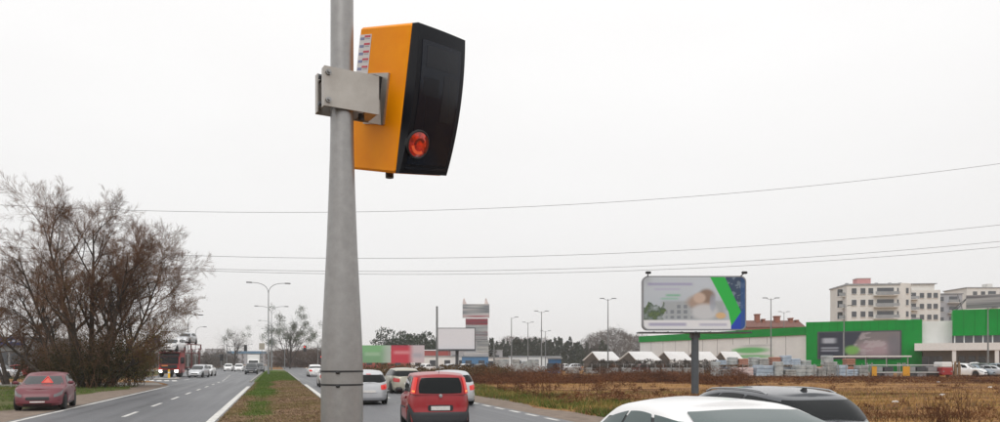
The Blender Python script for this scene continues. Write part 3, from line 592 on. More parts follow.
def car(name, spec, pm, label, loc, rz, cat='car', group=None, N=160, glass=None, style='hatch', tail=None, head=None, sidewin=((-.93, -.36), (-.31, .22), (.26, .66)), rails=False, plate_f=True, tint_rear=None, bumper_m=None, lit=False):
    k = spec; s = Shell(k); glass = glass or M_GLASS; tail = tail or M_TAIL; head = head or M_LAMPW
    r = thing(name, label, cat, loc, rz, group)
    cx, cy = outline(N, k['n'], s.hw, s.hl); lv = np.array([0, .06, .12, .22, .34, .46, .58, .7, .8, .88, .94, 1.0])
    P = np.stack([s.body(cx, cy, np.full(N, t)) for t in lv]); top = P[-1]
    rings = list(P)
    for q in (.93, .8, .6, .4, .2, 0.0):
        c = top.copy(); c[:, 0] *= q; c[:, 2] += .045 * (1 - q * q) + .004; rings.append(c)
    A = np.stack(rings); nr = len(A); V = A.reshape(-1, 3); i, j = np.meshgrid(np.arange(nr - 1), np.arange(N), indexing='ij'); a = (i * N + j).ravel(); b_ = (i * N + (j + 1) % N).ravel()
    F = np.stack([a, b_, b_ + N, a + N], -1)
    bo = raw_mesh('body', V, F, pm, r); bo.data.polygons.foreach_set('use_smooth', [True] * len(F)); bo.data.set_sharp_from_angle(angle=R(50))
    Ng = max(64, N // 2); gx, gy = outline(Ng, k['gn'], k['gw'][0], (k['g'][0] - k['g'][2]) / 2)
    rings = [s.gh(gx, gy, np.full(Ng, t)) for t in (0, .12, .25, .4, .55, .7, .8, .88, .93, .97, 1.0)]; tp = rings[-1]; cyx = tp[:, 1].mean()
    for q in (.94, .85, .7, .5, .25, 0.0):
        c = tp.copy(); c[:, 0] *= q; c[:, 2] += .045 * (1 - q * q); c[:, 1] = cyx + (c[:, 1] - cyx) * (1 - .03 * (1 - q)); rings.append(c)
    A = np.stack(rings); nr = len(A); V = A.reshape(-1, 3); i, j = np.meshgrid(np.arange(nr - 1), np.arange(Ng), indexing='ij'); a = (i * Ng + j).ravel(); b_ = (i * Ng + (j + 1) % Ng).ravel()
    F = np.stack([a, b_, b_ + Ng, a + Ng], -1)
    ro = raw_mesh('roof', V, F, pm, r); ro.data.polygons.foreach_set('use_smooth', [True] * len(F)); ro.data.set_sharp_from_angle(angle=R(55))
    gn, bn = k['gn'], k['n']
    def pt(nm, fn, cxy, t0, t1, m, par=r, **kw): return patch(fn, cxy, t0, t1, **kw).build(nm, m, par, smooth=True)
    pt('windscreen', s.gh, frontx(-.88, .88, gn), .10, .90, M_WSCREEN)
    rw = pt('rear_window', s.gh, rearx(*((-.755, .755) if style == 'boxy' else (-.86, .86)), gn), .12 if style != 'boxy' else .06, {'boxy': .90, 'sedan': .955}.get(style, .86), tint_rear or glass, off=.014)
    for sg in (1, -1):
        for y0, y1 in sidewin:
            t1 = (.80, .86) if y0 < -.5 else ((.86, .70) if y1 > .5 else .86)
            pt('side_window', s.gh, sidey(sg, y0, y1, gn), .13, t1, glass, rnd=.18)
    if N >= 200:
        for sg in (1, -1): pt('window_trim', s.gh, sidey(sg, sidewin[0][0] - .02, sidewin[-1][1] + .03, gn, 17), .105, (.83, .74), M_BLACK, off=.003, rnd=.12)
    # lower trim, lights, plates
    pt('front_bumper', s.body, frontx(-.95, .95, bn, 17), .02, .26, bumper_m or pm, off=.02)
    pt('rear_bumper', s.body, rearx(-.965, .965, bn, 17), .02, .40 if style == 'boxy' else .34, bumper_m or pm, off=.03, rnd=.08)
    pt('grille', s.body, frontx(-.45, .45, bn), .42, .66, M_BLACK, off=.010); pt('air_intake', s.body, frontx(-.55, .55, bn), .06, .18, M_BLACK, off=.028)
    for sg in (1, -1):
        pt('headlight', s.body, frontx(sg * .60, sg * .93, bn), (.60, .66), (.78, .86), head, off=.012)
        if style == 'boxy': pt('tail_light', s.gh, rearx(sg * .835, sg * .965, gn), .04, .88, tail, off=.016, rnd=.1)
        else: pt('tail_light', s.body, corner(sg, -1, 38, 84 if style == 'sedan' else 76, bn), .62, .90, tail, off=.012)
        q = MB(); q.bbox((sg * (s.hw + .07), .62 * k['g'][0] + .1, k['zb'][3][1] + .08), (.20, .12, .13), .04); q.build('mirror', pm if style != 'boxy' else M_BLACK, r)
        for yy in (-.12, -.46): pt('door_handle', s.body, sidey(sg, yy - .035, yy + .035, bn, 5), .80, .835, pm, off=.028)
        for yw in k['wb']: wheel(r, sg * (s.hw - .115), yw, k['wr'], .20, N > 100)
        if N > 100:
            pt('sill', s.body, sidey(sg, -.36, .36, bn, 9), .02, .10, M_BLACK, off=.008)
            for yy in (-.22, .16): pt('door_gap', s.body, sidey(sg, yy - .0025, yy + .0025, bn, 3), .14, .985, M_BLACK, off=.002, rnd=0)
            pt('side_strip', s.body, sidey(sg, -.34, .42, bn, 9), .47, .53, M_BLACK if style == 'boxy' else pm, off=.010, rnd=0)
    if plate_f: pt('licence_plate', s.body, frontx(-.28, .28, bn), .24, .34, M_PLATE, off=.03, rnd=0)
    pt('licence_plate', s.body, rearx(-.30, .30, bn), .47 if style != 'sedan' else .55, .60 if style != 'sedan' else .67, M_PLATE, off=.022, rnd=0)
    pt('plate_recess', s.body, rearx(-.40, .40, bn), .44 if style != 'sedan' else .52, .64 if style != 'sedan' else .70, pm if style != 'boxy' else M_BLACK, off=.008)
    u = MB(); u.box((0, 0, .33), (k['W'] - .50, k['L'] - .45, .38)); u.build('underbody', M_BLACK, r)
    if rails:
        for sg in (1, -1):
            ys = np.linspace(k['g'][1] - .05, k['g'][3] + .25, 12); z_ = [float(s.gh(np.array([sg * .99]), np.array([(y - (k['g'][1] + k['g'][3]) / 2) / ((k['g'][1] - k['g'][3]) / 2 + .001)]), np.array([.97]))[0, 2]) for y in ys]
            pts = [(sg * (k['gw'][1] - .03), y, z + (.028 if 0 < i_ < 11 else .0)) for i_, (y, z) in enumerate(zip(ys, z_))]; MB().tube(pts, .013, 8).build('roof_rail', M_RIM, r, smooth=True)
        b2_ = MB(); b2_.prism([(-.12, 0), (.06, 0), (-.06, .07), (-.10, .075)], (-.02, k['g'][3] + .28, k['H'] - .075), (0, 1, 0), (0, 0, 1), (1, 0, 0), .04); b2_.build('aerial_fin', M_BLACK, r)
    if style == 'boxy':
        MB().tube([(0, -1.35, k['H'] - .04), (0, -1.52, k['H'] + .10)], .006, 5).build('aerial', M_BLACK, r)
        pt('rear_wiper', s.gh, rearx(-.05, .38, gn), .10, .16, M_BLACK, rw, off=.012)
        e_ = MB(); e_.lathe([(.045, 0), (.045, -.012), (.03, -.016)], 16, c=(0, -s.hl + .015, .93), axis='Y'); e_.build('round_badge', M_RIM, r)
        for sg in (1, -1): pt('reversing_lamp', s.gh, rearx(sg * .85, sg * .93, gn), .12, .20, mat('lit_amber_lamp', (.8, .25, .05), .2, emit=(1, .35, .08), estr=.5), off=.02)
    if N > 100 and style == 'hatch' : pt('brake_lamp', s.gh, rearx(-.16, .16, gn), .91, .945, tail, off=.010)
    return r
W_ = (0.70, 0.705, 0.71)
P_WHITE = paint('white', (0.78, 0.78, 0.78)); P_RED = paint('red', (0.30, 0.006, 0.012), .32, 0.0); P_MAROON = paint('maroon', (0.145, 0.022, 0.034), .45, 0.0)
P_SILVER = paint('silver', (0.50, 0.51, 0.53), .3, .45); P_GOLD = paint('champagne', (0.42, 0.40, 0.33), .3, .4); P_GREY = paint('grey', (0.055, 0.060, 0.070), .22, .2, .6); P_DARK = paint('dark', (0.025, 0.028, 0.034), .25)
P_BLUEGREY = paint('bluegrey', (0.20, 0.25, 0.30), .3, .3)
ZR = 0.008
M_BUMP = mat('bumper_plastic', (0.035, 0.036, 0.040), .65, bump=.05)
def road_xy(X, Y): return (X, Y, ZR)
car('sedan', dict(SEDAN, H=1.485, rdrop=.012), P_WHITE, 'white saloon alongside the grey estate, only roof and windows showing', road_xy(3.60, 5.9), 0, N=240, style='sedan', glass=M_GLASS_G)
car('estate_car', WAGON, P_GREY, 'dark grey estate car with silver roof rails and roof fin', road_xy(7.35, 10.7), 0, N=240, rails=True, style='wagon')
car('hatchback', dict(BOXY, W=1.62), P_RED, 'bright red boxy hatchback with black bumper and tall lit tail lamps', road_xy(4.2, 20.5), R(-5), N=240, style='boxy', bumper_m=M_BUMP, tail=M_TAILON, sidewin=((-.90, -.52), (-.47, .02), (.06, .62)))
car('hatchback', dict(HATCH, H=1.47), P_SILVER, 'silver hatchback with red tail lamps, half hidden by the steel pole', road_xy(3.75, 33.5), R(1), N=160, tail=M_TAILON)
car('estate_car', dict(WAGON, H=1.47), P_GOLD, 'champagne coloured car in the outer lane ahead of the silver cars', road_xy(7.15, 44.5), R(3), N=160, style='wagon')
car('hatchback', dict(HATCH, H=1.46, L=4.2), P_SILVER, 'silver car partly hidden behind the bright red boxy hatchback', road_xy(7.2, 32.0), 0, N=160, tail=M_TAILON)
car('hatchback', dict(HATCH, H=1.46), P_WHITE, 'white car with lit tail lamp, mostly hidden behind the steel pole', road_xy(3.85, 56.5), 0, N=96, tail=M_TAILON)
car('sedan', dict(SEDAN, H=1.50), P_WHITE, 'small white car farthest ahead on the carriageway of the red boxy hatchback', road_xy(4.75, 96), R(2), N=96, style='hatch', tail=M_TAILON)
pk = car('hatchback', dict(HATCH, H=1.42, L=4.1), P_MAROON, head=mat('dull_lamp', (.13, .12, .125), .2, coat=.4), label='maroon hatchback parked on the gravel below the bare tree', loc=road_xy(-8.55, 33.2), rz=R(180 + 6), N=200)
tb = MB()
for (a0, a1) in (((-.26, .0), (.26, .0)), ((.26, 0), (0, .44)), ((0, .44), (-.26, 0))):
    tb.tube([(a0[0], 0, a0[1]), (a1[0], 0, a1[1])], .035, 6)
wt = tb.build('warning_triangle', mat('reflective_red', (.62, .05, .045), .35))
wt.scale = (.72, .72, .72); wt.location = (-8.55 + .22, 32.40, 1.0); wt.rotation_euler = (R(-38), 0, R(6)); tag(wt, 'red warning triangle propped against the maroon car windscreen', 'warning triangle')
MB().prism([(-.20, .04), (.20, .04), (0, .36)], (0, 0, 0), (1, 0, 0), (0, 0, 1), (0, 1, 0), .012).build('triangle_panel', mat('fluorescent_orange', (.66, .12, .08), .5), wt)
g_far = 'far oncoming traffic'
car('hatchback', dict(HATCH, H=1.52), P_SILVER, 'silver car pulling alongside the car transporter', at(199, 88, ZR), R(180 - 10), N=96)
car('sedan', SEDAN, P_WHITE, 'white car half hidden behind the silver car beside the transporter', at(207, 97, ZR), R(180 - 5), N=96)
car('suv', SUV, P_DARK, 'black car leading the oncoming far traffic', at(251.5, 112, ZR), R(180), N=96)
car('hatchback', HATCH, P_WHITE, 'white car waiting at the far junction lights', at(228.5, 150, ZR), R(180), N=80, group='white cars at the far junction')
car('hatchback', HATCH, P_WHITE, 'white car waiting at the far junction lights', at(239, 145, ZR), R(180), N=80, group='white cars at the far junction')
car('suv', SUV, P_GREY, 'grey car beside the black car on the far road', at(259, 132, ZR), R(180), N=80)
# ------------------------------------------------------------------ car transporter, box truck
tl = at(172, 90, ZR)
tr = thing('car_transporter', 'dark red car transporter lorry with lit headlamps and loaded upper deck', 'lorry', tl, R(180 - 12))
P_TRUCK = paint('truck_red', (0.28, 0.014, 0.016), .35, 0)
cb = MB(); cb.prism([(-.75, .55), (1.02, .45), (1.08, 1.15), (1.05, 1.55), (.92, 2.55), (.70, 2.86), (-.75, 2.92)], (-1.22, 0, 0), (0, 1, 0), (0, 0, 1), (1, 0, 0), 2.44); cab = cb.build('cab', P_TRUCK, tr)
MB().prism([(1.072, 1.56), (.945, 2.42), (.965, 2.425), (1.092, 1.565)], (-1.08, 0, 0), (0, 1, 0), (0, 0, 1), (1, 0, 0), 2.16).build('windscreen', M_GLASS, tr)
MB().prism([(.93, 2.46), (.78, 2.80), (1.02, 2.70), (1.04, 2.52)], (-1.18, 0, 0), (0, 1, 0), (0, 0, 1), (1, 0, 0), 2.36).build('sun_visor', M_BLACK, tr)
MB().bbox((0, 1.09, 1.25), (1.9, .06, .44), .02).build('grille', M_BLACK, tr); MB().bbox((0, 1.12, .66), (2.42, .16, .42), .05).build('bumper', M_BLACK, tr)
MB().bbox((.45, 1.13, 1.36), (.7, .03, .14), .01).build('name_strip', mat('amber_strip', (.7, .22, .05), .4), tr)
for sg in (1, -1):
    MB().bbox((sg * .92, 1.21, .72), (.40, .05, .24), .03).build('headlight', M_LAMPON, tr)
    MB().bbox((sg * 1.42, .92, 2.05), (.20, .14, .62), .04).build('mirror', M_BLACK, tr)
    MB().prism([(-.60, 1.62), (.55, 1.58), (.48, 2.35), (-.60, 2.40)], (sg * 1.222, 0, 0), (0, 1, 0), (0, 0, 1), (sg, 0, 0), .012).build('side_window', M_GLASS, tr)
    for yw in (.35, -2.9, -5.2, -6.4): wheel(tr, sg * 1.08, yw, .48, .28, False)
MB().box((0, -3.2, .95), (.9, 8.0, .28)).build('chassis', M_DARKSTEEL, tr)
M_RACK = mat('transporter_frame', (.16, .03, .03), .5, var=.2)
for sg in (1, -1):
    for yw in (-.95, -3.6, -6.6): MB().box((sg * 1.14, yw, 2.2), (.12, .16, 2.6)).build('deck_post', M_RACK, tr)
    MB().box((sg * .95, -3.0, 2.92), (.42, 8.0, .10)).build('deck_track', M_RACK, tr); MB().box((sg * .95, -3.9, 1.15), (.42, 6.0, .10)).build('deck_track', M_RACK, tr)
    MB().tube([(sg * 1.2, .8, 3.02), (sg * 1.2, -6.8, 3.55)], .035, 6).build('hand_rail', M_RACK, tr)
MB().box((0, -.2, 2.975), (2.1, 2.6, .06)).build('cab_deck', M_RACK, tr)
def on_truck(y, z): c_ = Matrix.Rotation(R(180 - 12), 3, 'Z') @ Vector((0, y, z)); return tl + c_
car('suv', SUV, P_WHITE, 'white car loaded above the lorry cab', on_truck(-.6, 3.01), R(180 - 12), N=96)
for sg in (1, -1):
    MB().box((sg * .95, -5.2, 4.02), (.42, 4.6, .10)).build('upper_track', M_RACK, tr)
    for yw in (-3.4, -7.2): MB().box((sg * 1.14, yw, 3.7), (.12, .16, .75)).build('upper_post', M_RACK, tr)
car('hatchback', HATCH, P_SILVER, 'silver car loaded high on the lorry rear deck', on_truck(-5.3, 4.07), R(180 - 12), N=80)
vb = thing('box_van', 'white box van on the far road behind the black car', 'van', at(253.5, 150, ZR), R(180))
MB().bbox((0, -1.2, 2.0), (2.3, 4.4, 2.5), .05).build('cargo_box', M_WHITE, vb); MB().prism([(1.0, .4), (2.6, .4), (2.65, 1.1), (1.9, 1.3), (1.4, 2.2), (1.0, 2.25)], (-1.0, 0, 0), (0, 1, 0), (0, 0, 1), (1, 0, 0), 2.0).build('cab', P_WHITE, vb)
MB().prism([(1.93, 1.31), (1.45, 2.12), (1.475, 2.13), (1.955, 1.32)], (-.9, 0, 0), (0, 1, 0), (0, 0, 1), (1, 0, 0), 1.8).build('windscreen', M_GLASS, vb)
for sg in (1, -1):
    for yw in (1.8, -2.2): wheel(vb, sg * .92, yw, .36, .22, False)
    MB().bbox((sg * .75, 2.66, .85), (.3, .04, .2), .01).build('headlight', M_LAMPW, vb)

# ------------------------------------------------------------------ lamps, signals, signs
def double_lamp(px, z, top_py, label, span=2.3):
    H = hgt(top_py, z); p = at(px, z, .05); r = thing('street_lamp', label, 'street lamp', p, 0, 'double street lamps on the central reservation')
    MB().lathe([(.14, 0), (.14, 1.2), (.10, 1.3), (.055, H - 1.6)], 10).build('post', M_LAMP, r, smooth=True); MB().lathe([(.22, 0), (.22, .04), (.15, .05)], 10).build('base', M_STEEL, r)
    for sg in (1, -1):
        pts = [(sg * span * math.sin(t) ** 1.0 * .98, 0, H - 1.6 + 1.5 * (1 - math.cos(t)) ** .8) for t in np.linspace(0.02, 1.5, 9)]
        pts = [(sg * (1 - (1 - q) ** 1.6) * 0 + sg * span * q ** 1.9, 0, H - 1.65 + 1.55 * (1 - (1 - q) ** 2.2)) for q in np.linspace(0, 1, 9)]
        ar = MB().tube(pts, .042, 8).build('arm', M_LAMP, r, smooth=True)
        MB().bbox((sg * (span + .28), 0, H - .10), (.80, .26, .15), .05).build('lamp_head', mat('lamp_head_dark', (.07, .072, .075), .5), ar)
double_lamp(268.5, 105, 282.5, 'tallest looking double armed lamp on the central reservation')
double_lamp(271.5, 150, 306, 'second double armed lamp along the central reservation', 2.6)
double_lamp(272.0, 203, 320.5, 'third double armed lamp, beyond the far junction', 2.9)
double_lamp(271.0, 262, 328.5, 'most distant double armed lamp on the central reservation', 2.6)
def single_lamp(px, z, top_py, label, dirx=1.0, span=1.9):
    H = hgt(top_py, z); r = thing('street_lamp', label, 'street lamp', at(px, z, 0), -THETA, 'single arm lamps along the left kerb')
    MB().lathe([(.13, 0), (.13, 1.2), (.09, 1.3), (.06, H - 1.6)], 10).build('post', M_LAMP, r, smooth=True)
    ar = MB().tube([(dirx * span * q ** 2.0, 0, H - 1.65 + 1.6 * (1 - (1 - q) ** 2.2)) for q in np.linspace(0, 1, 9)], .045, 8).build('arm', M_LAMP, r, smooth=True)
    MB().bbox((dirx * (span + .3), 0, H - .08), (.85, .28, .16), .05).build('lamp_head', MATS['lamp_head_dark'], ar)
single_lamp(188, 130, 314.5, 'single arm lamp right behind the car transporter')
single_lamp(195.5, 176, 326.5, 'single arm lamp just beyond the one behind the transporter')
single_lamp(224, 200, 333.5, 'single arm lamp beside the far traffic signal', 1, 2.2)
single_lamp(217, 300, 345, 'small single arm lamp far down the left kerb'); single_lamp(318, 190, 340, 'single arm lamp beyond the red far signal', -1)
single_lamp(247, 300, 344, 'faint single arm lamp between far trees', 1, 1.6)
M_SIGRED = mat('signal_red_on', (.7, .03, .02), .3, emit=(1, .04, .02), estr=2.5); M_SIGOFF = mat('signal_off', (.03, .03, .03), .4)
def signal(px, z, py, label, mode, arm=0.0):
    """mode 'pole': post mounted, 'arm': hung over the road from a mast arm"""
    h = hgt(py, z); r = thing('traffic_signal', label, 'traffic light', at(px, z, 0), -THETA)
    if mode == 'pole':
        MB().lathe([(.07, 0), (.06, h + .3)], 10).build('post', M_LAMP, r, smooth=True); hx = .0
    else:
        MB().lathe([(.12, 0), (.08, h + .9)], 10, c=(arm, 0, 0)).build('post', M_LAMP, r, smooth=True); MB().tube([(arm, 0, h + .35), (-.1 * np.sign(arm), 0, h + .35)], .07, 8).build('mast_arm', M_LAMP, r); hx = 0.
    hd = MB().bbox((hx, -.22, h - .1), (.46, .26, 1.15), .05).build('signal_head', M_BLACK, r)
    MB().bbox((hx, -.07, h - .1), (.75, .03, 1.5), .01).build('backboard', M_BLACK, hd)
    for k, (m_) in enumerate((M_SIGRED if 'red' in label else M_SIGOFF, M_SIGOFF, M_SIGOFF)): MB().lathe([(.13, 0), (.13, -.02), (.09, -.05)], 14, c=(hx, -.35, h + .27 - k * .36), axis='Y').build('lens', m_, hd)
signal(245.5, 180, 347.5, 'dark traffic signal hanging over the far left carriageway', 'arm', -4.5)
signal(221.5, 165, 357, 'dark traffic signal on a post at the far left kerb', 'pole')
signal(305, 185, 348, 'lit red traffic signal hung from a mast arm over the far road', 'arm', -5.0)
signal(321.5, 178, 358, 'lit red traffic signal on a post by the steel pole edge', 'pole')
sg_ = thing('road_sign', 'square beige backed sign on the reservation by the lamps', 'sign', at(262, 175, .05), -THETA)
MB().lathe([(.05, 0), (.05, 5.0)], 8).build('post', M_LAMP, sg_); MB().bbox((0, -.08, 5.4), (1.3, .05, 1.5), .03).build('panel', mat('sign_back', (.36, .33, .27), .6), sg_)
sg_ = thing('road_sign', 'small dark blue direction sign right of the bare tree', 'sign', at(155.5, 84, 0), -THETA)
for xx in (-.35, .35): MB().lathe([(.04, 0), (.04, 4.6)], 8, c=(xx, 0, 0)).build('post', M_LAMP, sg_)
MB().bbox((0, -.07, 4.35), (1.15, .04, .85), .03).build('panel', mat('sign_blue', (.03, .05, .16), .5, var=.3, vscale=3), sg_)
def bollard(px, z, label):
    r = thing('bollard', label, 'bollard', at(px, z, .008), -THETA)
    MB().lathe([(.16, 0), (.15, .05), (.11, .10), (.115, .85), (.10, .95), (.04, 1.0)], 16).build('post', mat('bollard_yellow', (.72, .42, .02), .45), r, smooth=True)
    MB().lathe([(.117, .62), (.119, .62), (.119, .76), (.117, .76)], 16).build('reflective_band', M_WHITE, r)
bollard(169, 79, 'yellow bollard standing in front of the car transporter'); bollard(136, 66, 'yellow bollard at the edge of the bare tree shrubs')
isl = MB(); isl.bbox((0, 0, .05), (2.6, 4.2, .14), .05); isl = isl.build('traffic_island', M_KERB); isl.location = at(166, 78, 0.004); tag(isl, 'small kerbed traffic island under the yellow bollard', 'traffic island')

# parking lot masts
def mast(px, z, py, label, base=.0, heads=2):
    H = hgt(py, z); r = thing('light_mast', label, 'light mast', at(px, z, 0), -THETA, 'slim light masts over the shopping car parks')
    MB().lathe([(.13, 0), (.12, 3), (.06, H)], 8).build('post', M_LAMP, r, smooth=True)
    for k in range(heads):
        sg = (1, -1)[k]; ar = MB().tube([(0, 0, H - .25), (sg * .75, 0, H + .05)], .035, 6).build('arm', M_LAMP, r); MB().bbox((sg * 1.0, 0, H + .1), (.75, .35, .10), .03).build('floodlight', MATS['lamp_head_dark'], ar)
mast(511.5, 150, 317.5, 'light mast between the shop totem and the dark woods', heads=1); mast(528, 175, 322.5, 'shorter light mast before the dark woods')
mast(541.5, 140, 311.5, 'tall light mast before the dark woods'); mast(545.5, 190, 331, 'small light mast just behind the tall one')
mast(608, 125, 299, 'tallest light mast, above the white canopies'); mast(771, 122, 298.5, 'tall light mast over the green fascia and chimneys')
mast(784, 175, 312, 'smaller light mast beside the brick chimneys'); mast(844, 128, 306, 'light mast in front of the cream flats', heads=1); mast(988, 108, 308, 'light mast before the big green shop front', heads=1)
mast(494, 120, 343, 'low pole light left of the wrapped white pallets', heads=1)

# ------------------------------------------------------------------ billboards
def sm(x, a, b_): t = np.clip((x - a) / (b_ - a), 0, 1); return t * t * (3 - 2 * t)
def lay(c, mask, col): return c * (1 - mask[:, None]) + np.array(col) * mask[:, None]
def bar(u, v, u0, u1, v0, v1, s=.02): return sm(u, u0 - s, u0 + s) * (1 - sm(u, u1 - s, u1 + s)) * sm(v, v0 - s, v0 + s) * (1 - sm(v, v1 - s, v1 + s))
def blob(u, v, cu, cv, ru, rv, s=.5): return 1 - sm(np.hypot((u - cu) / ru, (v - cv) / rv), 1 - s, 1 + s)
def ad_main(u, v):
    c = np.tile([.43, .48, .54], (len(u), 1)); c = lay(c, sm(v, .3, .9) * .5, (.54, .59, .64))
    nz = snoise(u, v, 14, 41); nz2 = snoise(u * 1.6, v, 30, 42)
    c = lay(c, bar(u, v, .18, .80, .18, .54, .03) * .85, (.33, .36, .38)); c = lay(c, bar(u, v, .22, .48, .2, .5 - .12 * (u < .3)) * ((np.sin(u * 95) > -.1) & (np.sin(v * 62) > -.3)) * .75, (.15, .17, .20))
    c = lay(c, bar(u, v, .50, .78, .45, .95, .04) * (nz > .1) * .7, (.50, .55, .62))
    tm_ = (v < .50 + .10 * snoise(u, v * 0, 40, 45)) * (u < .20 + .03 * snoise(u * 0, v, 30, 46)) * (v > .17); c = lay(c, tm_ * np.clip(.85 + nz2 * .5, 0, 1), (.045, .085, .035)); c = lay(c, tm_ * (nz2 > .3) * .5, (.16, .22, .10))
    c = lay(c, blob(u, v, .56, .52, .13, .14, .35), (.36, .27, .22)); c = lay(c, blob(u, v, .62, .64, .08, .13, .3), (.24, .17, .13)); c = lay(c, blob(u, v, .55, .60, .06, .10, .3), (.52, .40, .33)); c = lay(c, blob(u, v, .60, .33, .13, .15, .3) * .9, (.55, .57, .60))
    c = lay(c, blob(u, v, .76, .26, .05, .06, .3), (.62, .42, .22)); c = lay(c, blob(u, v, .68, .5, .03, .16, .4) * .7, (.30, .34, .42))
    c = lay(c, bar(u, v, .04, .48, .84, .89, .02) * .75, (.30, .28, .46)); c = lay(c, bar(u, v, .10, .36, .75, .79, .02) * .6, (.40, .38, .55)); c = lay(c, bar(u, v, .22, .36, .63, .67, .02) * .7, (.10, .40, .20)); c = lay(c, bar(u, v, .17, .34, .57, .60, .02) * .6, (.12, .45, .25))
    c = lay(c, 1 - sm(v, .165, .175), (.72, .73, .76)); c = lay(c, bar(u, v, .05, .42, .06, .12, .02) * .7, (.25, .24, .42)); c = lay(c, bar(u, v, .55, .82, .06, .11, .02) * .6, (.30, .30, .46))
    xl = .655 + .21 * (1 - v) / .72; bl = sm(u, .80, .81)
    c = lay(c, bl * (u > xl), (.03, .06, .12)); c = lay(c, bl * (nz2 > .2) * (v > .35) * .6, (.22, .29, .36)); c = lay(c, (u > .86) * (1 - sm(v - (u - .86) * 1.6, .14, .2)), (.01, .05, .42)); c = lay(c, (u > .955).astype(float) * .7, (.015, .08, .25))
    up = (v > .33); xl = np.where(up, .655 + (1 - v) * .27, .836 + (.33 - v) * .10); xr = np.where(up, .80 + (1 - v) * .24, .96 - (.33 - v) * .36)
    g_ = sm(u, xl - .004, xl + .004) * (1 - sm(u, xr - .004, xr + .004)); c = lay(c, g_, (.012, .42, .055)); return c
M_BBFRAME = mat('billboard_frame', (.26, .27, .29), .45, metal=.3)
bz = 42.0
bb = thing('billboard', 'large rounded billboard with green band and blue edge on a dark post', 'billboard', at(695, bz, 0), -THETA)
bw, bh = 5.80, 3.04; bc = hgt(303.2, bz)
def rrect(w, h, r_, n=6):
    pts = []
    for cx, cy, a0 in ((w / 2 - r_, h / 2 - r_, 0), (-w / 2 + r_, h / 2 - r_, 90), (-w / 2 + r_, -h / 2 + r_, 180), (w / 2 - r_, -h / 2 + r_, 270)):
        for k in range(n + 1): t = R(a0 + 90 * k / n); pts.append((cx + r_ * math.cos(t), cy + r_ * math.sin(t)))
    return pts
MB().prism(rrect(bw, bh, .32), (-.06, -.10, bc), (1, 0, 0), (0, 0, 1), (0, 1, 0), .36).build('cabinet', M_BBFRAME, bb)
poster('advert', bw - .14, bh - .14, ad_main, PRINT, bb, (-.06, -.108, bc), 170, 90, rounded=.28)
MB().lathe([(.205, 0), (.205, bc - bh / 2 - .1)], 24).build('post', mat('post_blue_grey', (.065, .078, .092), .5, var=.15), bb, smooth=True)
MB().box((-.06, .06, bc - bh / 2 - .13), (bw * 1.08, .9, .07)).build('catwalk', M_DARKSTEEL, bb); MB().box((0, .05, bc - bh / 2 - .28), (.5, .42, .30)).build('head_block', M_DARKSTEEL, bb)
for sg in (1, -1):
    a_ = MB().tube([(sg * 2.6 - .06, -.05, bc + bh / 2 - .02), (sg * 2.66 - .06, -.5, bc + bh / 2 + .12)], .03, 6).build('lamp_arm', M_BLACK, bb); MB().bbox((sg * 2.66 - .06, -.52, bc + bh / 2 + .13), (.30, .16, .14), .03).build('floodlight', M_BLACK, a_)
for k in range(7): MB().box((-2.4 + k * .78, -.35, bc - bh / 2 - .10), (.04, .5, .04)).build('catwalk_bracket', M_DARKSTEEL, bb)
# blank white billboard
bz2 = 100.; wb_ = thing('billboard', 'blank white billboard with thin dark frame on a single post', 'billboard', at(457, bz2, 0), -THETA); c2 = hgt(339, bz2); w2, h2 = 38.5 * bz2 / FPX, 22.5 * bz2 / FPX
MB().box((-.1, .1, c2), (w2, .16, h2)).build('frame', M_DARKSTEEL, wb_); MB().box((-.1, .005, c2 + .03), (w2 - .22, .02, h2 - .26)).build('blank_sheet', mat('blank_white', (.72, .72, .76), .5, var=.02), wb_)
MB().box((0, .1, (c2 - h2 / 2) / 2), (.42, .28, c2 - h2 / 2)).build('post', M_DARKSTEEL, wb_); MB().box((-.1, -.25, c2 - h2 / 2 - .06), (w2, .6, .08)).build('catwalk', M_DARKSTEEL, wb_)
pp = thing('utility_pole', 'tall thin grey pole at the left edge of the blank billboard', 'pole', at(437, 92, 0)); MB().lathe([(.15, 0), (.12, hgt(307, 92))], 10).build('shaft', M_LAMP, pp); MB().lathe([(.13, 0), (.13, .08), (.05, .1)], 10, c=(0, 0, hgt(307, 92))).build('cap', M_LAMP, pp)
# two long banners by the road
def ban_green(u, v):
    c = np.tile([.18, .36, .20], (len(u), 1)); c = lay(c, sm(v + .2 * snoise(u, v, 5, 51), .45, .7) * .5, (.22, .52, .22)); c = lay(c, bar(u, v, .15, .65, .4, .6, .08) * .5, (.45, .62, .45)); c = lay(c, sm(u, .6, .95) * .8, (.45, .50, .48)); return c
def ban_red(u, v):
    c = np.tile([.52, .04, .07], (len(u), 1)); c = lay(c, bar(u, v, .08, .55, .5, .68, .07) * .6, (.72, .35, .38)); c = lay(c, sm(v, .82, .95) * .5, (.30, .04, .08)); c = lay(c, sm(u, .48, .72) * .9, (.55, .52, .56)); c = lay(c, bar(u, v, .65, .95, .3, .55, .1) * .6, (.30, .33, .40)); return c
for px0, px1, fn, lb in ((360, 391, ban_green, 'green banner on posts left of the red banner'), (391, 424.5, ban_red, 'red and pale banner on posts right of the green banner')):
    z_ = 115.; w_ = (px1 - px0) * z_ / FPX - .04; h_ = 17.5 * z_ / FPX; r = thing('banner_board', lb, 'banner', at((px0 + px1) / 2, z_, 0), -THETA); c_ = hgt(354, z_)
    MB().box((0, .05, c_), (w_, .08, h_)).build('board', M_WHITE, r); poster('print', w_, h_, fn, PRINT, r, (0, .004, c_), 60, 30)
    for xx in (-.35, 0, .35): MB().box((xx * w_, .16, c_ / 2), (.12, .12, c_)).build('post', M_DARKSTEEL, r)
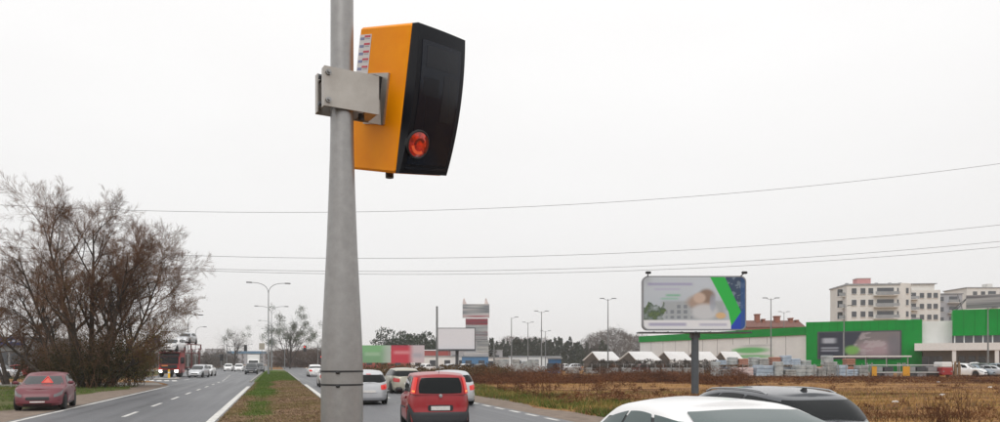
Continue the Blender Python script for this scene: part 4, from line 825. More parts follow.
# shop totem
def smear(cols, seed):
    def fn(u, v):
        q = np.clip(snoise(u * .12, v, 16, seed, 2) * .5 + .5, 0, 1) * (len(cols) - 1); i0 = np.clip(q.astype(int), 0, len(cols) - 2); f = (q - i0)[:, None]; C_ = np.array(cols); return (C_[i0] * (1 - f) + C_[i0 + 1] * f) * .72
    return fn
tz = 240.; k_ = tz / FPX; tt = thing('shop_totem', 'tall shopping centre totem with stacked white, red and grey panels', 'sign tower', at(476.5, tz, 0), -THETA)
MB().box((0, .8, hgt(322, tz) / 2), (22 * k_, 1.2, hgt(322, tz))).build('core', mat('totem_core', (.30, .31, .33), .5), tt)
for i_, (y0, y1, x0, x1, cols) in enumerate([(304, 318, -14, 13, [(.66, .66, .66), (.16, .19, .21), (.70, .66, .66), (.40, .05, .08)]), (318.5, 325, -11, 11.5, [(.10, .07, .08), (.34, .02, .05), (.08, .06, .07)]), (325.5, 331, -11, 11.5, [(.08, .10, .12), (.50, .52, .53), (.12, .14, .16)]),
        (331.5, 336, -6, 11.5, [(.42, .05, .06), (.20, .20, .22), (.50, .50, .52)]), (336.5, 340, -6, 11.5, [(.10, .10, .12), (.35, .35, .37), (.6, .6, .6)]), (340.5, 346, 0, 12, [(.45, .46, .46), (.18, .20, .21), (.55, .55, .54)]), (346.5, 352, 0, 12, [(.55, .55, .54), (.30, .32, .32)]), (352.5, 358, -12, 12, [(.08, .16, .30), (.62, .62, .62), (.6, .6, .6)])]):
    w_ = (x1 - x0) * k_; zc = (hgt(y0, tz) + hgt(y1, tz)) / 2; h_ = hgt(y0, tz) - hgt(y1, tz); pn = MB().box(((x0 + x1) / 2 * k_, 0, zc), (w_, .4, h_)).build('panel', M_WHITE, tt); poster('print', w_ - .1, h_ - .1, smear(cols, 60 + i_), PRINT, tt, ((x0 + x1) / 2 * k_, -.21, zc), 24, 16)
for x0 in (-12.5, 9.5):
    q = MB(); hz = hgt(304, tz); q.prism([(-1.5 * k_, 0), (2.8 * k_, 0), (1.2 * k_, 3.2 * k_), (.4 * k_, 6 * k_), (-.8 * k_, 5 * k_)], (x0 * k_, 0, hz), (1, 0, 0), (0, 0, 1), (0, 1, 0), .5); q.build('crest', mat('totem_crest', (.60, .52, .50), .5, var=.2, vscale=.6), tt)
# ------------------------------------------------------------------ buildings
M_GREEN = mat('green_cladding', (0.0, 0.235, 0.032), .6, var=.10, vscale=.35, spec=.15); M_WALLW = mat('white_cladding', (.70, .70, .69), .6, var=.06, vscale=.3)
M_CANOPY = mat('canopy_white', (.68, .66, .64), .5, var=.05); M_WIN = mat('window_glass', (.05, .058, .07), .12, spec=.8); M_GREYW = mat('grey_wall', (.26, .26, .27), .7, var=.1, vscale=.5)  # grey_wall is one plain grey shared by walls, joints and bundles
def frame_to(A, B):
    d = (B - A); return math.atan2(d.y, d.x), Vector((d.x, d.y)).length
# left, receding wing of the store
A, B = at(640, 190), at(806, 138); rz, Ln = frame_to(A, B)
st = thing('store_building', 'long low store wing with green top band behind the rounded billboard', 'building', A, rz)
MB().box((Ln / 2, 6, 3.4), (Ln, 12, 6.8)).build('wall', M_WALLW, st); MB().box((Ln / 2, 5.9, 7.55), (Ln + .3, 12.3, 1.5)).build('fascia', M_GREEN, st)
for k in range(1, 11): MB().box((Ln * k / 11, -.012, 3.4), (.10, .03, 6.7)).build('panel_joint', M_GREYW, st)
gs = lambda u, v: lay(lay(lay(np.tile([.70, .70, .69], (len(u), 1)), blob(u, v, .45, .68, .42, .16, .4) * .95, (.10, .45, .12)), blob(u, v, .45, .35, .5, .10, .5) * .9, (.16, .46, .18)), blob(u, v, .6, .92, .35, .06, .5) * .6, (.35, .36, .36))
poster('wall_sign', 12.5, 3.8, gs, PRINT, st, (Ln * .74, -.032, 3.5), 50, 24)
# main store front
A2, B2 = at(806, 135.5), at(1060, 117); rz2, Ln2 = frame_to(A2, B2); s2 = thing('store_building', 'big store front with green portal, large dark poster and white canopy', 'building', A2, rz2)
def along(px):                                            # facade coordinate below photo column px
    e = (px - 500) / FPX; d_ = B2 - A2; A_x, A_z = A2.x * CT - A2.y * ST, A2.x * ST + A2.y * CT; D_x, D_z = d_.x * CT - d_.y * ST, d_.x * ST + d_.y * CT
    t = (e * A_z - A_x) / (D_x - e * D_z); return t * Ln2, A_z + t * D_z
x1, z1 = along(922); x2, z2 = along(952.5); xm0, zm0 = along(819); xm1, zm1 = along(900); xr, zr_ = along(1055)
H1 = hgt(320.5, 130); H2 = hgt(310.5, 124)
MB().box((x1 / 2, 5, H1 / 2), (x1, 10, H1)).build('green_portal', M_GREEN, s2)
MB().box(((xm0 + xm1) / 2, -.08, hgt(345, 131.5)), (xm1 - xm0 + .5, .14, 4.9)).build('poster_frame', M_DARKSTEEL, s2)
def ad_dark(u, v):
    c = np.tile([.018, .024, .045], (len(u), 1)); nz = snoise(u, v, 9, 71); b_ = sm(u + (v - .5) * -.22, .42, .46); c = lay(c, b_, (.17, .145, .15)); c = lay(c, blob(u, v, .72, .35, .22, .28, .5) * b_, (.34, .24, .26)); c = lay(c, b_ * (nz > .25) * .5, (.42, .37, .38)); c = lay(c, blob(u, v, .93, .45, .08, .45, .5) * .8, (.14, .13, .15))
    c = lay(c, blob(u, v, .42, .30, .09, .17, .4), (.16, .36, .07)); c = lay(c, bar(u, v, .05, .21, .58, .78, .04) * .8, (.45, .47, .53)); c = lay(c, bar(u, v, .03, .25, .36, .42, .02) * .7, (.40, .42, .48)); c = lay(c, bar(u, v, .03, .25, .26, .31, .02) * .7, (.40, .42, .48)); return c
poster('poster', xm1 - xm0, 4.5, ad_dark, PRINT, s2, ((xm0 + xm1) / 2, -.16, hgt(345, 131.5)), 80, 40)
for q in (.31,): MB().box((xm0 + (xm1 - xm0) * q, -.175, hgt(345, 131.5)), (.08, .02, 4.5)).build('poster_joint', M_GREYW, s2)
MB().box(((x1 + x2) / 2, 6, H1 / 2 - .15), (x2 - x1 - .02, 10, H1 - .3)).build('white_wall', M_WALLW, s2)
M_GJOINT = mat('green_joint', (0.0, 0.16, 0.022), .6, spec=.15)
for k in range(1, 14): MB().box((x1 * k / 14, -.005, H1 - 1.0), (.07, .02, 1.9)).build('panel_joint', M_GJOINT, s2)
zc0 = hgt(335.5, 122); MB().box(((x2 + xr) / 2, 4, (H2 + zc0) / 2), (xr - x2, 11, H2 - zc0)).build('green_box', M_GREEN, s2)
for k in range(1, 9): MB().box((x2 + (xr - x2) * k / 9, -1.505, (H2 + zc0) / 2), (.07, .02, H2 - zc0 - .05)).build('panel_joint', M_GJOINT, s2)
zw0 = hgt(343, 122); MB().box(((x2 + xr) / 2, 4.3, (zc0 + zw0) / 2 - .005), (xr - x2 - .1, 10.6, zc0 - zw0 - .01)).build('window_band', M_WIN, s2)
for k in range(12): MB().box((x2 + .3 + k * 1.3, -1.02, (zc0 + zw0) / 2), (.16, .10, zc0 - zw0 - .02)).build('mullion', M_WALLW, s2)
zk0, zk1 = hgt(350.5, 122), hgt(343.2, 122); xc0, _ = along(915); MB().box(((xc0 + xr) / 2, -1.6, (zk0 + zk1) / 2), (xr - xc0, 5.6, zk1 - zk0)).build('canopy', M_CANOPY, s2)
MB().box(((x1 + xr) / 2 + .1, 3.2, zk0 / 2), (xr - x1 - .2, 6, zk0 - .02)).build('entrance_wall', M_GREYW, s2)
for px in (953.5, 995, 1040): MB().box((along(px)[0], -4.1, zk0 / 2), (.55, .4, zk0)).build('canopy_column', M_CANOPY, s2)
for px in (925, 932, 939, 962, 972, 982): MB().box((along(px)[0], .16, 1.45), (.95, .10, 2.6)).build('door_pane', M_WIN, s2)
MB().box((along(868)[0], -4.0, 2.75), (13.5, 3.2, .22)).build('trolley_shelter_roof', M_CANOPY, s2)
for k in range(5): MB().box((along(868)[0] - 6.2 + k * 3.1, -4.0, 1.32), (.14, 2.8, 2.64)).build('shelter_post', M_STEEL, s2)
# blurred roof sign
xs0, _ = along(966); zz = hgt(302, 122)
poster('roof_sign', 11, 2.2, smear([(.18, .18, .19), (.55, .55, .56), (.12, .12, .14), (.62, .61, .60)], 81), PRINT, s2, (xs0 + 5.5, -.5, H2 + 1.3), 30, 20); MB().box((xs0 + 5.5, -.40, H2 + 1.3), (11, .18, 2.2)).build('roof_sign_box', M_GREYW, s2)
for xx in (-.6, .0): MB().tube([(xs0 + xx - 1.4, -.4, H2), (xs0 + .4, -.4, H2 + 2.2)], .06, 6).build('sign_strut', M_DARKSTEEL, s2)
MB().tube([(xs0 - .5, -.4, H2), (xs0 - 1.2, -.4, H2 + 2.6)], .05, 6).build('sign_strut', M_DARKSTEEL, s2)

# flats
M_FLAT = mat('cream_render', (.66, .65, .62), .8, var=.06, vscale=.25); M_FLAT2 = mat('grey_render', (.34, .35, .38), .8, var=.08, vscale=.25); M_BALC = mat('balcony_grey', (.28, .295, .31), .5, var=.12, vscale=.6)
WB = MB().box((0, 0, 0), (1.25, .16, 1.55)).data('window', M_WIN); SB = MB().box((0, -.05, -.84), (1.45, .30, .08)).data('sill', M_WALLW)
def window(parent, x, y, z, s=(1, 1, 1), rz=0):
    o = bpy.data.objects.new('window', WB); COL.objects.link(o); o.parent = parent; o.location = (x, y, z); o.scale = s; o.rotation_euler = (0, 0, rz)
    q = bpy.data.objects.new('sill', SB); COL.objects.link(q); q.parent = o
def balcony(parent, x, y, z, w, dep=1.5):
    o = MB().box((x, y - dep / 2, z), (w, dep, .18)).build('balcony', M_FLAT, parent); MB().box((x, y - dep + .03, z + .62), (w, .06, .85)).build('railing', M_BALC, o)
    MB().box((x, y + .02, z + 1.2), (w * .7, .12, 2.0)).build('balcony_door', M_WIN, parent)
fz = 210.; kf = fz / FPX
fa = thing('apartment_block', 'tallest cream block of flats with pink roof box and grey balconies', 'building', at(876, fz, 0), -THETA - R(6))
Hf = hgt(285, fz); X = lambda px: (px - 868) * kf
MB().box(((X(840) + X(890)) / 2, 7, Hf / 2), (X(890) - X(840), 14, Hf)).build('wall', M_FLAT, fa)
er = X(906) - X(890); MB().lathe([(er, 0), (er, Hf + .5), (0, Hf + .51)], 24, c=(X(890) + .2, er, 0)).build('rounded_end', M_FLAT, fa, smooth=True)
MB().box(((X(840) + X(890)) / 2, 7, Hf + .2), (X(890) - X(840) + .5, 14.5, .4)).build('roof_edge', M_BALC, fa)
MB().box((X(862), 6, Hf + 1.3), (3.7, 3.5, 2.0)).build('roof_box', mat('pink_plant_box', (.55, .27, .27), .7), fa); MB().box((X(862), 6, Hf + 2.4), (4.0, 3.8, .2)).build('roof_box_lid', M_FLAT, fa)
fl_h = (Hf - .6) / 7
for f in range(7):
    z_ = .6 + fl_h * (f + .5)
    for px in (847, 855.5, 863): window(fa, X(px), -.02, z_)
    balcony(fa, X(877), 0, z_ - 1.35, 6.4, 1.6); balcony(fa, X(837.5), 3.5, z_ - 1.35, 1.9, 2.2)
    for a_ in (-100, -60, -25): t = R(a_); window(fa, X(890) + .2 + (er - .02) * math.cos(t), er + (er - .02) * math.sin(t), z_, (.75, 1, 1), t + R(90))
for px in (846, 875, 888, 898): MB().box((X(px), 5, Hf + .6), (.7, .7, 1.0)).build('vent', M_BALC, fa)
fz2 = 235.; k2 = fz2 / FPX; fb_ = thing('apartment_block', 'cream block of flats stepped behind the tallest one', 'building', at(924, fz2, 0), -THETA - R(6)); Hb = hgt(290, fz2); X2 = lambda px: (px - 919) * k2
MB().box((0, 7, Hb / 2), (X2(934) - X2(903), 14, Hb)).build('wall', M_FLAT, fb_); MB().box((0, 6, Hb + 1.0), (X2(930) - X2(906), 9, 2.0)).build('penthouse', M_FLAT, fb_); MB().box((0, 6, Hb + 2.1), (X2(932) - X2(904), 10, .25)).build('roof_edge', M_BALC, fb_)
for f in range(7):
    z_ = .6 + (Hb - .6) / 7 * (f + .5); balcony(fb_, X2(908.5), 0, z_ - 1.3, 2.6); [window(fb_, X2(px), -.02, z_) for px in (917, 924, 930)]
fz3 = 255.; k3 = fz3 / FPX; fc = thing('apartment_block', 'blue grey block of flats right of the cream ones', 'building', at(947, fz3, 0), -THETA - R(6)); Hc = hgt(294, fz3); X3 = lambda px: (px - 947) * k3
MB().box((0, 7, Hc / 2), (X3(962) - X3(933), 14, Hc)).build('wall', M_FLAT2, fc); MB().box((X3(938), 6, Hc + .9), (3, 4, 1.8)).build('roof_box', M_FLAT2, fc); MB().box((0, 7, Hc + .12), (X3(963) - X3(932), 14.6, .24)).build('roof_edge', M_BALC, fc)
for f in range(7):
    z_ = .6 + (Hc - .6) / 7 * (f + .5); balcony(fc, X3(953), 0, z_ - 1.3, 4.0); [window(fc, X3(px), -.02, z_) for px in (937, 942)]
fz4 = 270.; k4 = fz4 / FPX; fd = thing('apartment_block', 'pale block of flats rising behind the grey roof sign', 'building', at(1000, fz4, 0), -THETA); Hd = hgt(288, fz4); X4 = lambda px: (px - 1000) * k4
MB().box((0, 7, Hd / 2), (X4(1035) - X4(969), 14, Hd)).build('wall', M_FLAT, fd); MB().box((0, 7, Hd + .15), (X4(1036) - X4(968), 14.5, .3)).build('roof_edge', M_BALC, fd); MB().box((X4(998), 6, Hd + 1.0), (2, 3, 2)).build('chimney', M_FLAT, fd)
for f in range(7):
    z_ = .6 + (Hd - .6) / 7 * (f + .5); [window(fd, X4(px), -.02, z_, (1.2, 1, 1)) for px in (975, 983, 1002, 1012)]; balcony(fd, X4(992), 0, z_ - 1.3, 4.0)
# old brick house with chimneys behind the wing
hz_ = 210.; kh = hz_ / FPX; hb_ = thing('brick_building', 'red roofed old brick building with chimneys behind the green band', 'building', at(776, hz_, 0), -THETA); M_BRICK = mat('red_brick', (.25, .085, .055), .85, col2=(.32, .13, .085), vscale=1.2)
He = hgt(327, hz_); MB().box((0, 5, He / 2), (58 * kh, 10, He)).build('wall', M_BRICK, hb_); MB().prism([(-.4, 0), (10.4, 0), (5, 2.1)], (-29.5 * kh, 0, He + .01), (0, 1, 0), (0, 0, 1), (1, 0, 0), 59 * kh).build('roof', mat('roof_tile', (.16, .07, .055), .85, var=.2, vscale=1.5), hb_)
for x0, w_, h_ in ((-14, 5, 314), (-8, 3, 319), (6, 6, 316), (20, 4, 318), (26, 3, 320)):
    c_ = MB().box((x0 * kh, 4, (hgt(h_, hz_) + He) / 2), (w_ * kh * .8, 1.6, hgt(h_, hz_) - He)).build('chimney', M_BRICK, hb_); MB().box((x0 * kh, 4, hgt(h_, hz_) + .1), (w_ * kh, 2.0, .3)).build('cap', M_BRICK, c_)
# small white blocks and blue shed in the shopping park
def shed(px, z, w, dep, h, m, label, roof=None, rot=0, name='low_building', cat='building'):
    r = thing(name, label, cat, at(px, z, 0), -THETA + rot); MB().box((0, dep / 2, h / 2), (w, dep, h)).build('wall', m, r); MB().box((0, dep / 2, h + .12), (w + .4, dep + .4, .24)).build('roof', roof or M_BALC, r)
    for k in range(max(2, int(w / 4))): MB().box((-w / 2 + (k + .5) * w / max(2, int(w / 4)), -.03, h * .45), (1.6, .08, h * .5)).build('opening', M_WIN, r)
    return r
shed(440, 205, 16, 10, 3.3, M_WALLW, 'white low shop block behind the blank billboard post'); shed(498, 215, 24, 12, 3.0, M_CANOPY, 'white long shop block right of the totem'); shed(535, 190, 13, 8, 3.1, M_WALLW, 'white container row before the dark woods')
shed(475, 200, 7, 6, 3.2, mat('blue_board', (.06, .17, .32), .5), 'blue fronted kiosk under the totem'); shed(465, 300, 30, 12, 6.5, M_FLAT2, 'grey warehouse block behind the totem')
shed(405, 210, 24, 12, 5.0, mat('red_shop', (.32, .06, .05), .6), 'red and white shop behind the long banners', roof=M_WHITE)
shed(555, 118, 1.9, 3, 2.3, mat('blue_container', (.03, .11, .24), .5, var=.2), 'small blue site container by the wrapped pallets', name='site_container', cat='container')
# left hand: showroom with blue fascia, petrol canopy, far tower
sh = thing('showroom', 'grey car showroom with navy fascia sign behind the bare tree', 'building', at(2, 94, 0), -THETA)
MB().box((-4, 6, 2.5), (15, 12, 5.0)).build('wall', M_GREYW, sh); MB().box((-4, -.25, hgt(341, 94)), (13.6, .5, 1.05)).build('fascia', mat('navy_fascia', (.018, .03, .12), .4), sh)
for k, x in enumerate((-1.1, -.45, .2, .85, 1.5, 2.1)): MB().box((x + .3, -.52, hgt(341, 94)), (.42, .03, .32 if k % 2 else .26)).build('letter_smear', mat('pale_letters', (.45, .48, .58), .5), sh)
for k in range(5): MB().box((-8.2 + k * 2.6, -.04, 1.7), (2.3, .06, 2.6)).build('shop_window', M_WIN, sh)
car('suv', SUV, P_SILVER, 'pale silver car parked on the showroom forecourt', at(-1, 80, .012), R(-107), N=96)
car('hatchback', HATCH, P_RED, 'red car parked beyond the silver car at the showroom', at(26, 88, .012), R(-100), N=80)
pc = thing('petrol_canopy', 'long blue grey flat canopy far across the junction', 'canopy', at(247, 330, 0), -THETA); MB().box((0, 0, 6.0), (15, 8, 1.1)).build('canopy_roof', mat('blue_canopy', (.10, .20, .30), .5), pc)
for xx in (-6, -2, 2, 6): MB().box((xx, 0, 2.73), (.4, .4, 5.45)).build('column', M_STEEL, pc)
def tower(px, z, w, py, m, label):
    r = thing('tower_block', label, 'building', at(px, z, 0), -THETA); h = hgt(py, z); MB().box((0, 6, h / 2), (w, 12, h)).build('wall', m, r); MB().box((0, 6, h + .3), (w + .5, 12.5, .6)).build('roof_edge', M_BALC, r)
    for f in range(int(h / 3)):
        for xx in np.linspace(-w / 2 + 2, w / 2 - 2, max(2, int(w / 4))): window(r, xx, -.02, 1.8 + f * 3)
tower(212, 560, 10, 349.5, M_FLAT2, 'slim grey tower far behind the junction'); tower(246, 480, 24, 354, M_FLAT2, 'broad grey block far behind the junction'); tower(222, 520, 16, 355, mat('blue_board2', (.14, .24, .33), .6), 'bluish low block far behind the junction')

# white garden canopies
M_TENT = mat('tent_white', (.74, .74, .74), .6, var=.04); M_TENTD = mat('tent_shade', (.09, .075, .065), .8, var=.3, vscale=.8)
def tent(px0, px1, z, label):
    w = (px1 - px0) * z / FPX; r = thing('market_canopy', label, 'canopy', at(px0, z, 0), -THETA - R(14), 'white pitched canopies of the garden yard'); he, hp = hgt(360, z), hgt(352.2, z); g = w * .40; dp = 12.
    # dark sheet for the shaded open front to the left, pitched roof slopes away to the right
    MB().prism([(0, 0), (g, 0), (g, he), (g * .5 + .2, hp), (0, he)], (0, .06, 0), (1, 0, 0), (0, 0, 1), (0, 1, 0), .1).build('front_shade', M_TENTD, r)
    v = [(g * .5 + .2, -.1, hp + .05), (g + .25, -.1, he - .1), (g + w * .62 + .25, dp * .2, he - .1), (g * .5 + w * .60, dp * .2, hp + .05)]
    MB().add(v + [Vector(q) + Vector((0, 0, .08)) for q in v], [(3, 2, 1, 0), (4, 5, 6, 7), (0, 1, 5, 4), (1, 2, 6, 5), (2, 3, 7, 6), (3, 0, 4, 7)]).build('roof', M_TENT, r)
    v = [(g * .5 + .2, -.1, hp + .05), (-.25, -.1, he - .1), (w * .62, dp * .2, he - .1), (g * .5 + w * .60, dp * .2, hp + .05)]
    MB().add(v + [Vector(q) + Vector((0, 0, .08)) for q in v], [(0, 1, 2, 3), (7, 6, 5, 4), (0, 4, 5, 1), (1, 5, 6, 2), (2, 6, 7, 3), (3, 7, 4, 0)]).build('roof', M_TENT, r)
    for q in ((g, .1), (g + w * .58, dp * .2 - .1), (.05, .2)): MB().box((q[0], q[1], he / 2 - .1), (.12, .12, he - .2)).build('post', M_STEEL, r)
for (a_, c_, z_, lb) in ((584, 618, 128, 'white pitched canopy at the woods end of the row'), (619, 658, 126, 'white pitched canopy second from the woods end'), (655, 690, 128, 'white pitched canopy just left of the rounded billboard post'), (684, 716, 130, 'white pitched canopy with a pinkish front by the billboard post'), (713, 742, 132, 'white pitched canopy nearest the wrapped pallets')): tent(a_, c_, z_, lb)
# wrapped pallets
LOADS = {}
def load(kind, w, d_, h):
    key = (kind, w, d_, h)
    if key not in LOADS:
        m_ = {'white': mat('wrap_white', (.48, .50, .50), .35, col2=(.20, .23, .24), vscale=1.6, bump=.5, bscale=9), 'blue': mat('wrap_blue', (.24, .32, .42), .35, col2=(.46, .53, .60), vscale=1.6, bump=.5, bscale=9), 'pink': mat('wrap_pink', (.50, .36, .36), .4, col2=(.60, .52, .50), vscale=2.2, bump=.4, bscale=9),
              'grey': mat('wrap_grey', (.16, .17, .17), .5, col2=(.40, .40, .39), vscale=1.6, bump=.4, bscale=9), 'brick': mat('wrap_brick', (.30, .12, .08), .7, col2=(.36, .18, .13), vscale=3, bump=.4, bscale=9)}[kind]
        lm = MB(); n_ = 3
        for k in range(n_): lm.bbox((.01 * (k % 2), 0, .16 + h / n_ * (k + .5)), (w - .03 * (k % 2), d_, h / n_ - .015), .05)
        pm_ = MB()
        for k in range(5): pm_.box((0, -d_ / 2 + .06 + k * (d_ - .12) / 4, .14), (w, .1, .022))
        for xx in (-w / 2 + .06, 0, w / 2 - .06): pm_.box((xx, 0, .066), (.1, d_, .124))
        LOADS[key] = (lm.data('wrapped_load', m_), pm_.data('pallet', M_WOOD))
    return LOADS[key]
def pallet(px, z, kind, label, w=1.15, d_=1.1, h=1.25, base=0.0, rot=0.0):
    r = thing('wrapped_pallet', label, 'pallet', at(px, z, base), -THETA + rot, 'wrapped pallets in the builders yard'); a_, b_ = load(kind, w, d_, h)
    for nm, me in (('wrapped_load', a_), ('pallet', b_)): o = bpy.data.objects.new(nm, me); COL.objects.link(o); o.parent = r
kinds = ['white', 'grey', 'pink', 'pink', 'blue', 'blue', 'white', 'grey', 'white', 'white', 'grey', 'grey', 'blue', 'blue', 'grey', 'white']
words = {'white': 'white film wrapped pallet', 'grey': 'dull grey wrapped pallet', 'pink': 'pinkish wrapped pallet', 'blue': 'pale blue wrapped pallet', 'brick': 'brick red wrapped pallet'}
for k in range(15):
    px = 716 + k * 10.4; kd = kinds[k]; pallet(px + random.uniform(-.8, .8), 86 + random.uniform(-.5, .5), kd, words[kd] + ' in the front row before the green portal', h=random.choice([.8, 1.0, 1.25, 1.3, 1.5, 1.7]), w=random.choice([.95, 1.15, 1.25]), rot=random.uniform(-.12, .12))
for k in range(14):
    px = 722 + k * 10.5; kd = ['blue', 'white', 'brick', 'white', 'grey', 'brick', 'blue'][k % 7]
    for lv in range(random.choice([1, 2, 2])): pallet(px + random.uniform(-1, 1), 92.5 + random.uniform(-.4, .4), kd, words[kd] + (' at the foot of the back row of stacks' if lv == 0 else ' on top of the back row of stacks'), h=1.1 if lv == 0 else random.choice([.6, .8, 1.0, 1.2]), base=lv * 1.262, rot=random.uniform(-.1, .1))
for k in range(11): pallet(500 + k * 5.0 + random.uniform(-2, 2), 122 + random.uniform(-7, 7), 'white' if k % 3 else 'grey', words['white' if k % 3 else 'grey'] + ' heaped left of the blue container', h=random.choice([.7, 1.0, 1.4, 1.8, 2.1]), w=random.choice([.8, 1.0, 1.3]), rot=random.uniform(-.7, .7))
for k in range(9): pallet(570 + k * 9 + random.uniform(-3, 3), 112 - k * .6 + random.uniform(-2, 2), 'white' if k % 2 else 'grey', words['white' if k % 2 else 'grey'] + ' in the low row before the white canopies', h=random.choice([.35, .5, .8, 1.0]), w=random.choice([.8, 1.1]), rot=random.uniform(-.6, .6))
for k in range(5): pallet(655 + k * 11, 108, 'grey', words['grey'] + ' beside the rounded billboard post', h=.8)
# steel racks
M_RACKY = mat('rack_yellow', (.62, .30, .02), .5); M_RACKB = mat('rack_beam', (.50, .50, .50), .5)
def rack(px0, px1, z, label):
    w = (px1 - px0) * z / FPX; r = thing('storage_rack', label, 'rack', at((px0 + px1) / 2, z, 0), -THETA, 'low storage racks by the yard fence')
    for x in (-w / 2, w / 2):
        for y in (0, 1.1): MB().box((x, y, .85), (.12, .10, 1.7)).build('upright', M_STEEL, r)
        MB().box((x + .2, -.12, .75), (.55, .10, 1.1)).build('end_guard', M_RACKY, r)
    for zz in (.62, 1.45):
        for y in (0, 1.1): MB().box((0, y, zz), (w, .07, .12)).build('beam', M_RACKB, r)
    for k in range(int(w / 1.25)):
        for zz in (.05, .70): MB().bbox((-w / 2 + .75 + k * 1.25, .55, zz + .30), (1.05, .9, .55), .04).build('stored_bundle', [M_DARKSTEEL, M_GREYW, M_BLACK, M_BALC][(k + int(zz * 10)) % 4], r)
rack(872, 903, 86, 'low rack with yellow end guards right of the pallets'); rack(905, 940, 86.5, 'low rack with yellow end guards beside the red trailer')
tk = thing('trailer', 'small red and white box trailer at the end of the racks', 'trailer', at(947, 86, 0), -THETA); MB().bbox((0, .8, .75), (1.25, 1.8, .85), .05).build('lower_body', paint('trailer_red', (.33, .03, .035)), tk); MB().bbox((0, .8, 1.50), (1.2, 1.7, .62), .08).build('upper_body', M_WALLW, tk)
for sg in (1, -1): MB().bbox((sg * .45, -.12, .72), (.16, .04, .14), .01).build('tail_light', M_LAMPW, tk); wheel(tk, sg * .62, .9, .30, .18, False)
wd = thing('timber_bundle', 'upright bundle of brown timber beside the red trailer', 'timber', at(957, 86.5, 0), -THETA)
for k in range(9): MB().box((-.55 + .14 * k, .2 + .1 * (k % 3), .85 + .1 * math.sin(k * 2.1)), (.12, .16, 1.7 + .2 * math.sin(k * 2.1))).build('plank', M_WOOD, wd)
for k, (px, z_, sp_, pm_, lb) in enumerate([(966, 93, SUV, P_WHITE, 'white car at the end of the parked row beside the timber'), (976, 94, HATCH, P_BLUEGREY, 'blue grey hatchback in the parked row before the store doors'), (985.5, 95, SUV, P_GREY, 'grey tall car in the parked row under the light mast'), (995, 94, WAGON, P_SILVER, 'silver estate in the parked row under the light mast'), (975, 101, PICKUP, P_WHITE, 'white pickup behind the parked row before the canopy'), (990, 103, SUV, P_DARK, 'black car behind the parked row before the canopy'), (1006, 96, SUV, P_BLUEGREY, 'blue grey tall car farthest along the parked row')]):
    car('parked_car', sp_, pm_, lb, at(px, z_, .008), R(200 + 4 * k), N=80)
for k, (px, z_, pm_) in enumerate([(560, 150, P_WHITE), (572, 148, P_SILVER), (640, 118, P_RED), (628, 119, P_WHITE), (447, 128, P_SILVER), (462, 130, P_WHITE), (478, 131, P_GREY), (424, 135, P_WHITE)]):
    car('parked_car', HATCH, pm_, ['white car parked left of the white canopies', 'silver car parked left of the white canopies', 'red car parked in front of the second white canopy', 'white car parked in front of the first white canopy', 'silver car parked beneath the blank billboard', 'white car parked beneath the blank billboard', 'grey car parked right of the blank billboard post', 'white car parked right of the red banner'][k], at(px, z_, .008), R(70 + 9 * k), N=80)
# yard fence
fe = thing('yard_fence', 'thin wire fence along the builders yard edge', 'fence', at(560, 100, 0)); fp = [at(px, z_, 0) for px, z_ in zip(np.linspace(560, 870, 40), np.linspace(100, 82, 40))]; o0 = fp[0].copy()
fpm = None
for p in fp:
    if fpm is None: fpm = MB().box((0, 0, .8), (.06, .06, 1.6)).build('post', M_STEEL, fe); q = fpm
    else: q = fpm.copy(); COL.objects.link(q)
    q.location = p - o0
for zz in (.3, .9, 1.5): MB().tube([p - o0 + Vector((0, 0, zz)) for p in fp], .008, 4).build('wire', M_STEEL, fe)
# ------------------------------------------------------------------ trees
def rot_about(v, axis, ang): return Matrix.Rotation(ang, 3, axis) @ v
class Grower:
    def __init__(s, seed): s.r = random.Random(seed); s.lines = []; s.tips = []
    def branch(s, p, d, L, rad, level, spec):
        r = s.r; nseg, wob, trop, nch, ratio, ang = spec[level]; pts = [p.copy()]; rads = [rad]; d = d.normalized(); last = level == len(spec) - 1
        for k in range(nseg):
            d = (d + Vector((r.gauss(0, wob), r.gauss(0, wob), r.gauss(0, wob) + trop))).normalized(); p = p + d * (L / nseg); pts.append(p.copy()); rads.append(max(rad * (1 - (k + 1) / nseg * (.86 if not last else .5)), .0035))
        s.lines.append((pts, rads))
        if last: s.tips.append(pts[-1]); return
        for c in range(nch):
            f = .22 + .78 * (c + r.random()) / nch if level else .30 + .70 * (c + r.random()) / nch
            x = min(f, .999) * nseg; i = int(x); q = pts[i].lerp(pts[i + 1], x - i); dd = (pts[i + 1] - pts[i]).normalized()
            ax = dd.cross(Vector((r.gauss(0, 1), r.gauss(0, 1), r.gauss(0, 1)))).normalized(); nd = rot_about(dd, ax, R(ang) * r.uniform(.65, 1.3))
            s.branch(q, nd, L * ratio * r.uniform(.7, 1.25) * (1.12 - .28 * f), max(rads[i] * .62, .0045) if level < len(spec) - 2 else r.uniform(.0035, .0065), level + 1, spec)
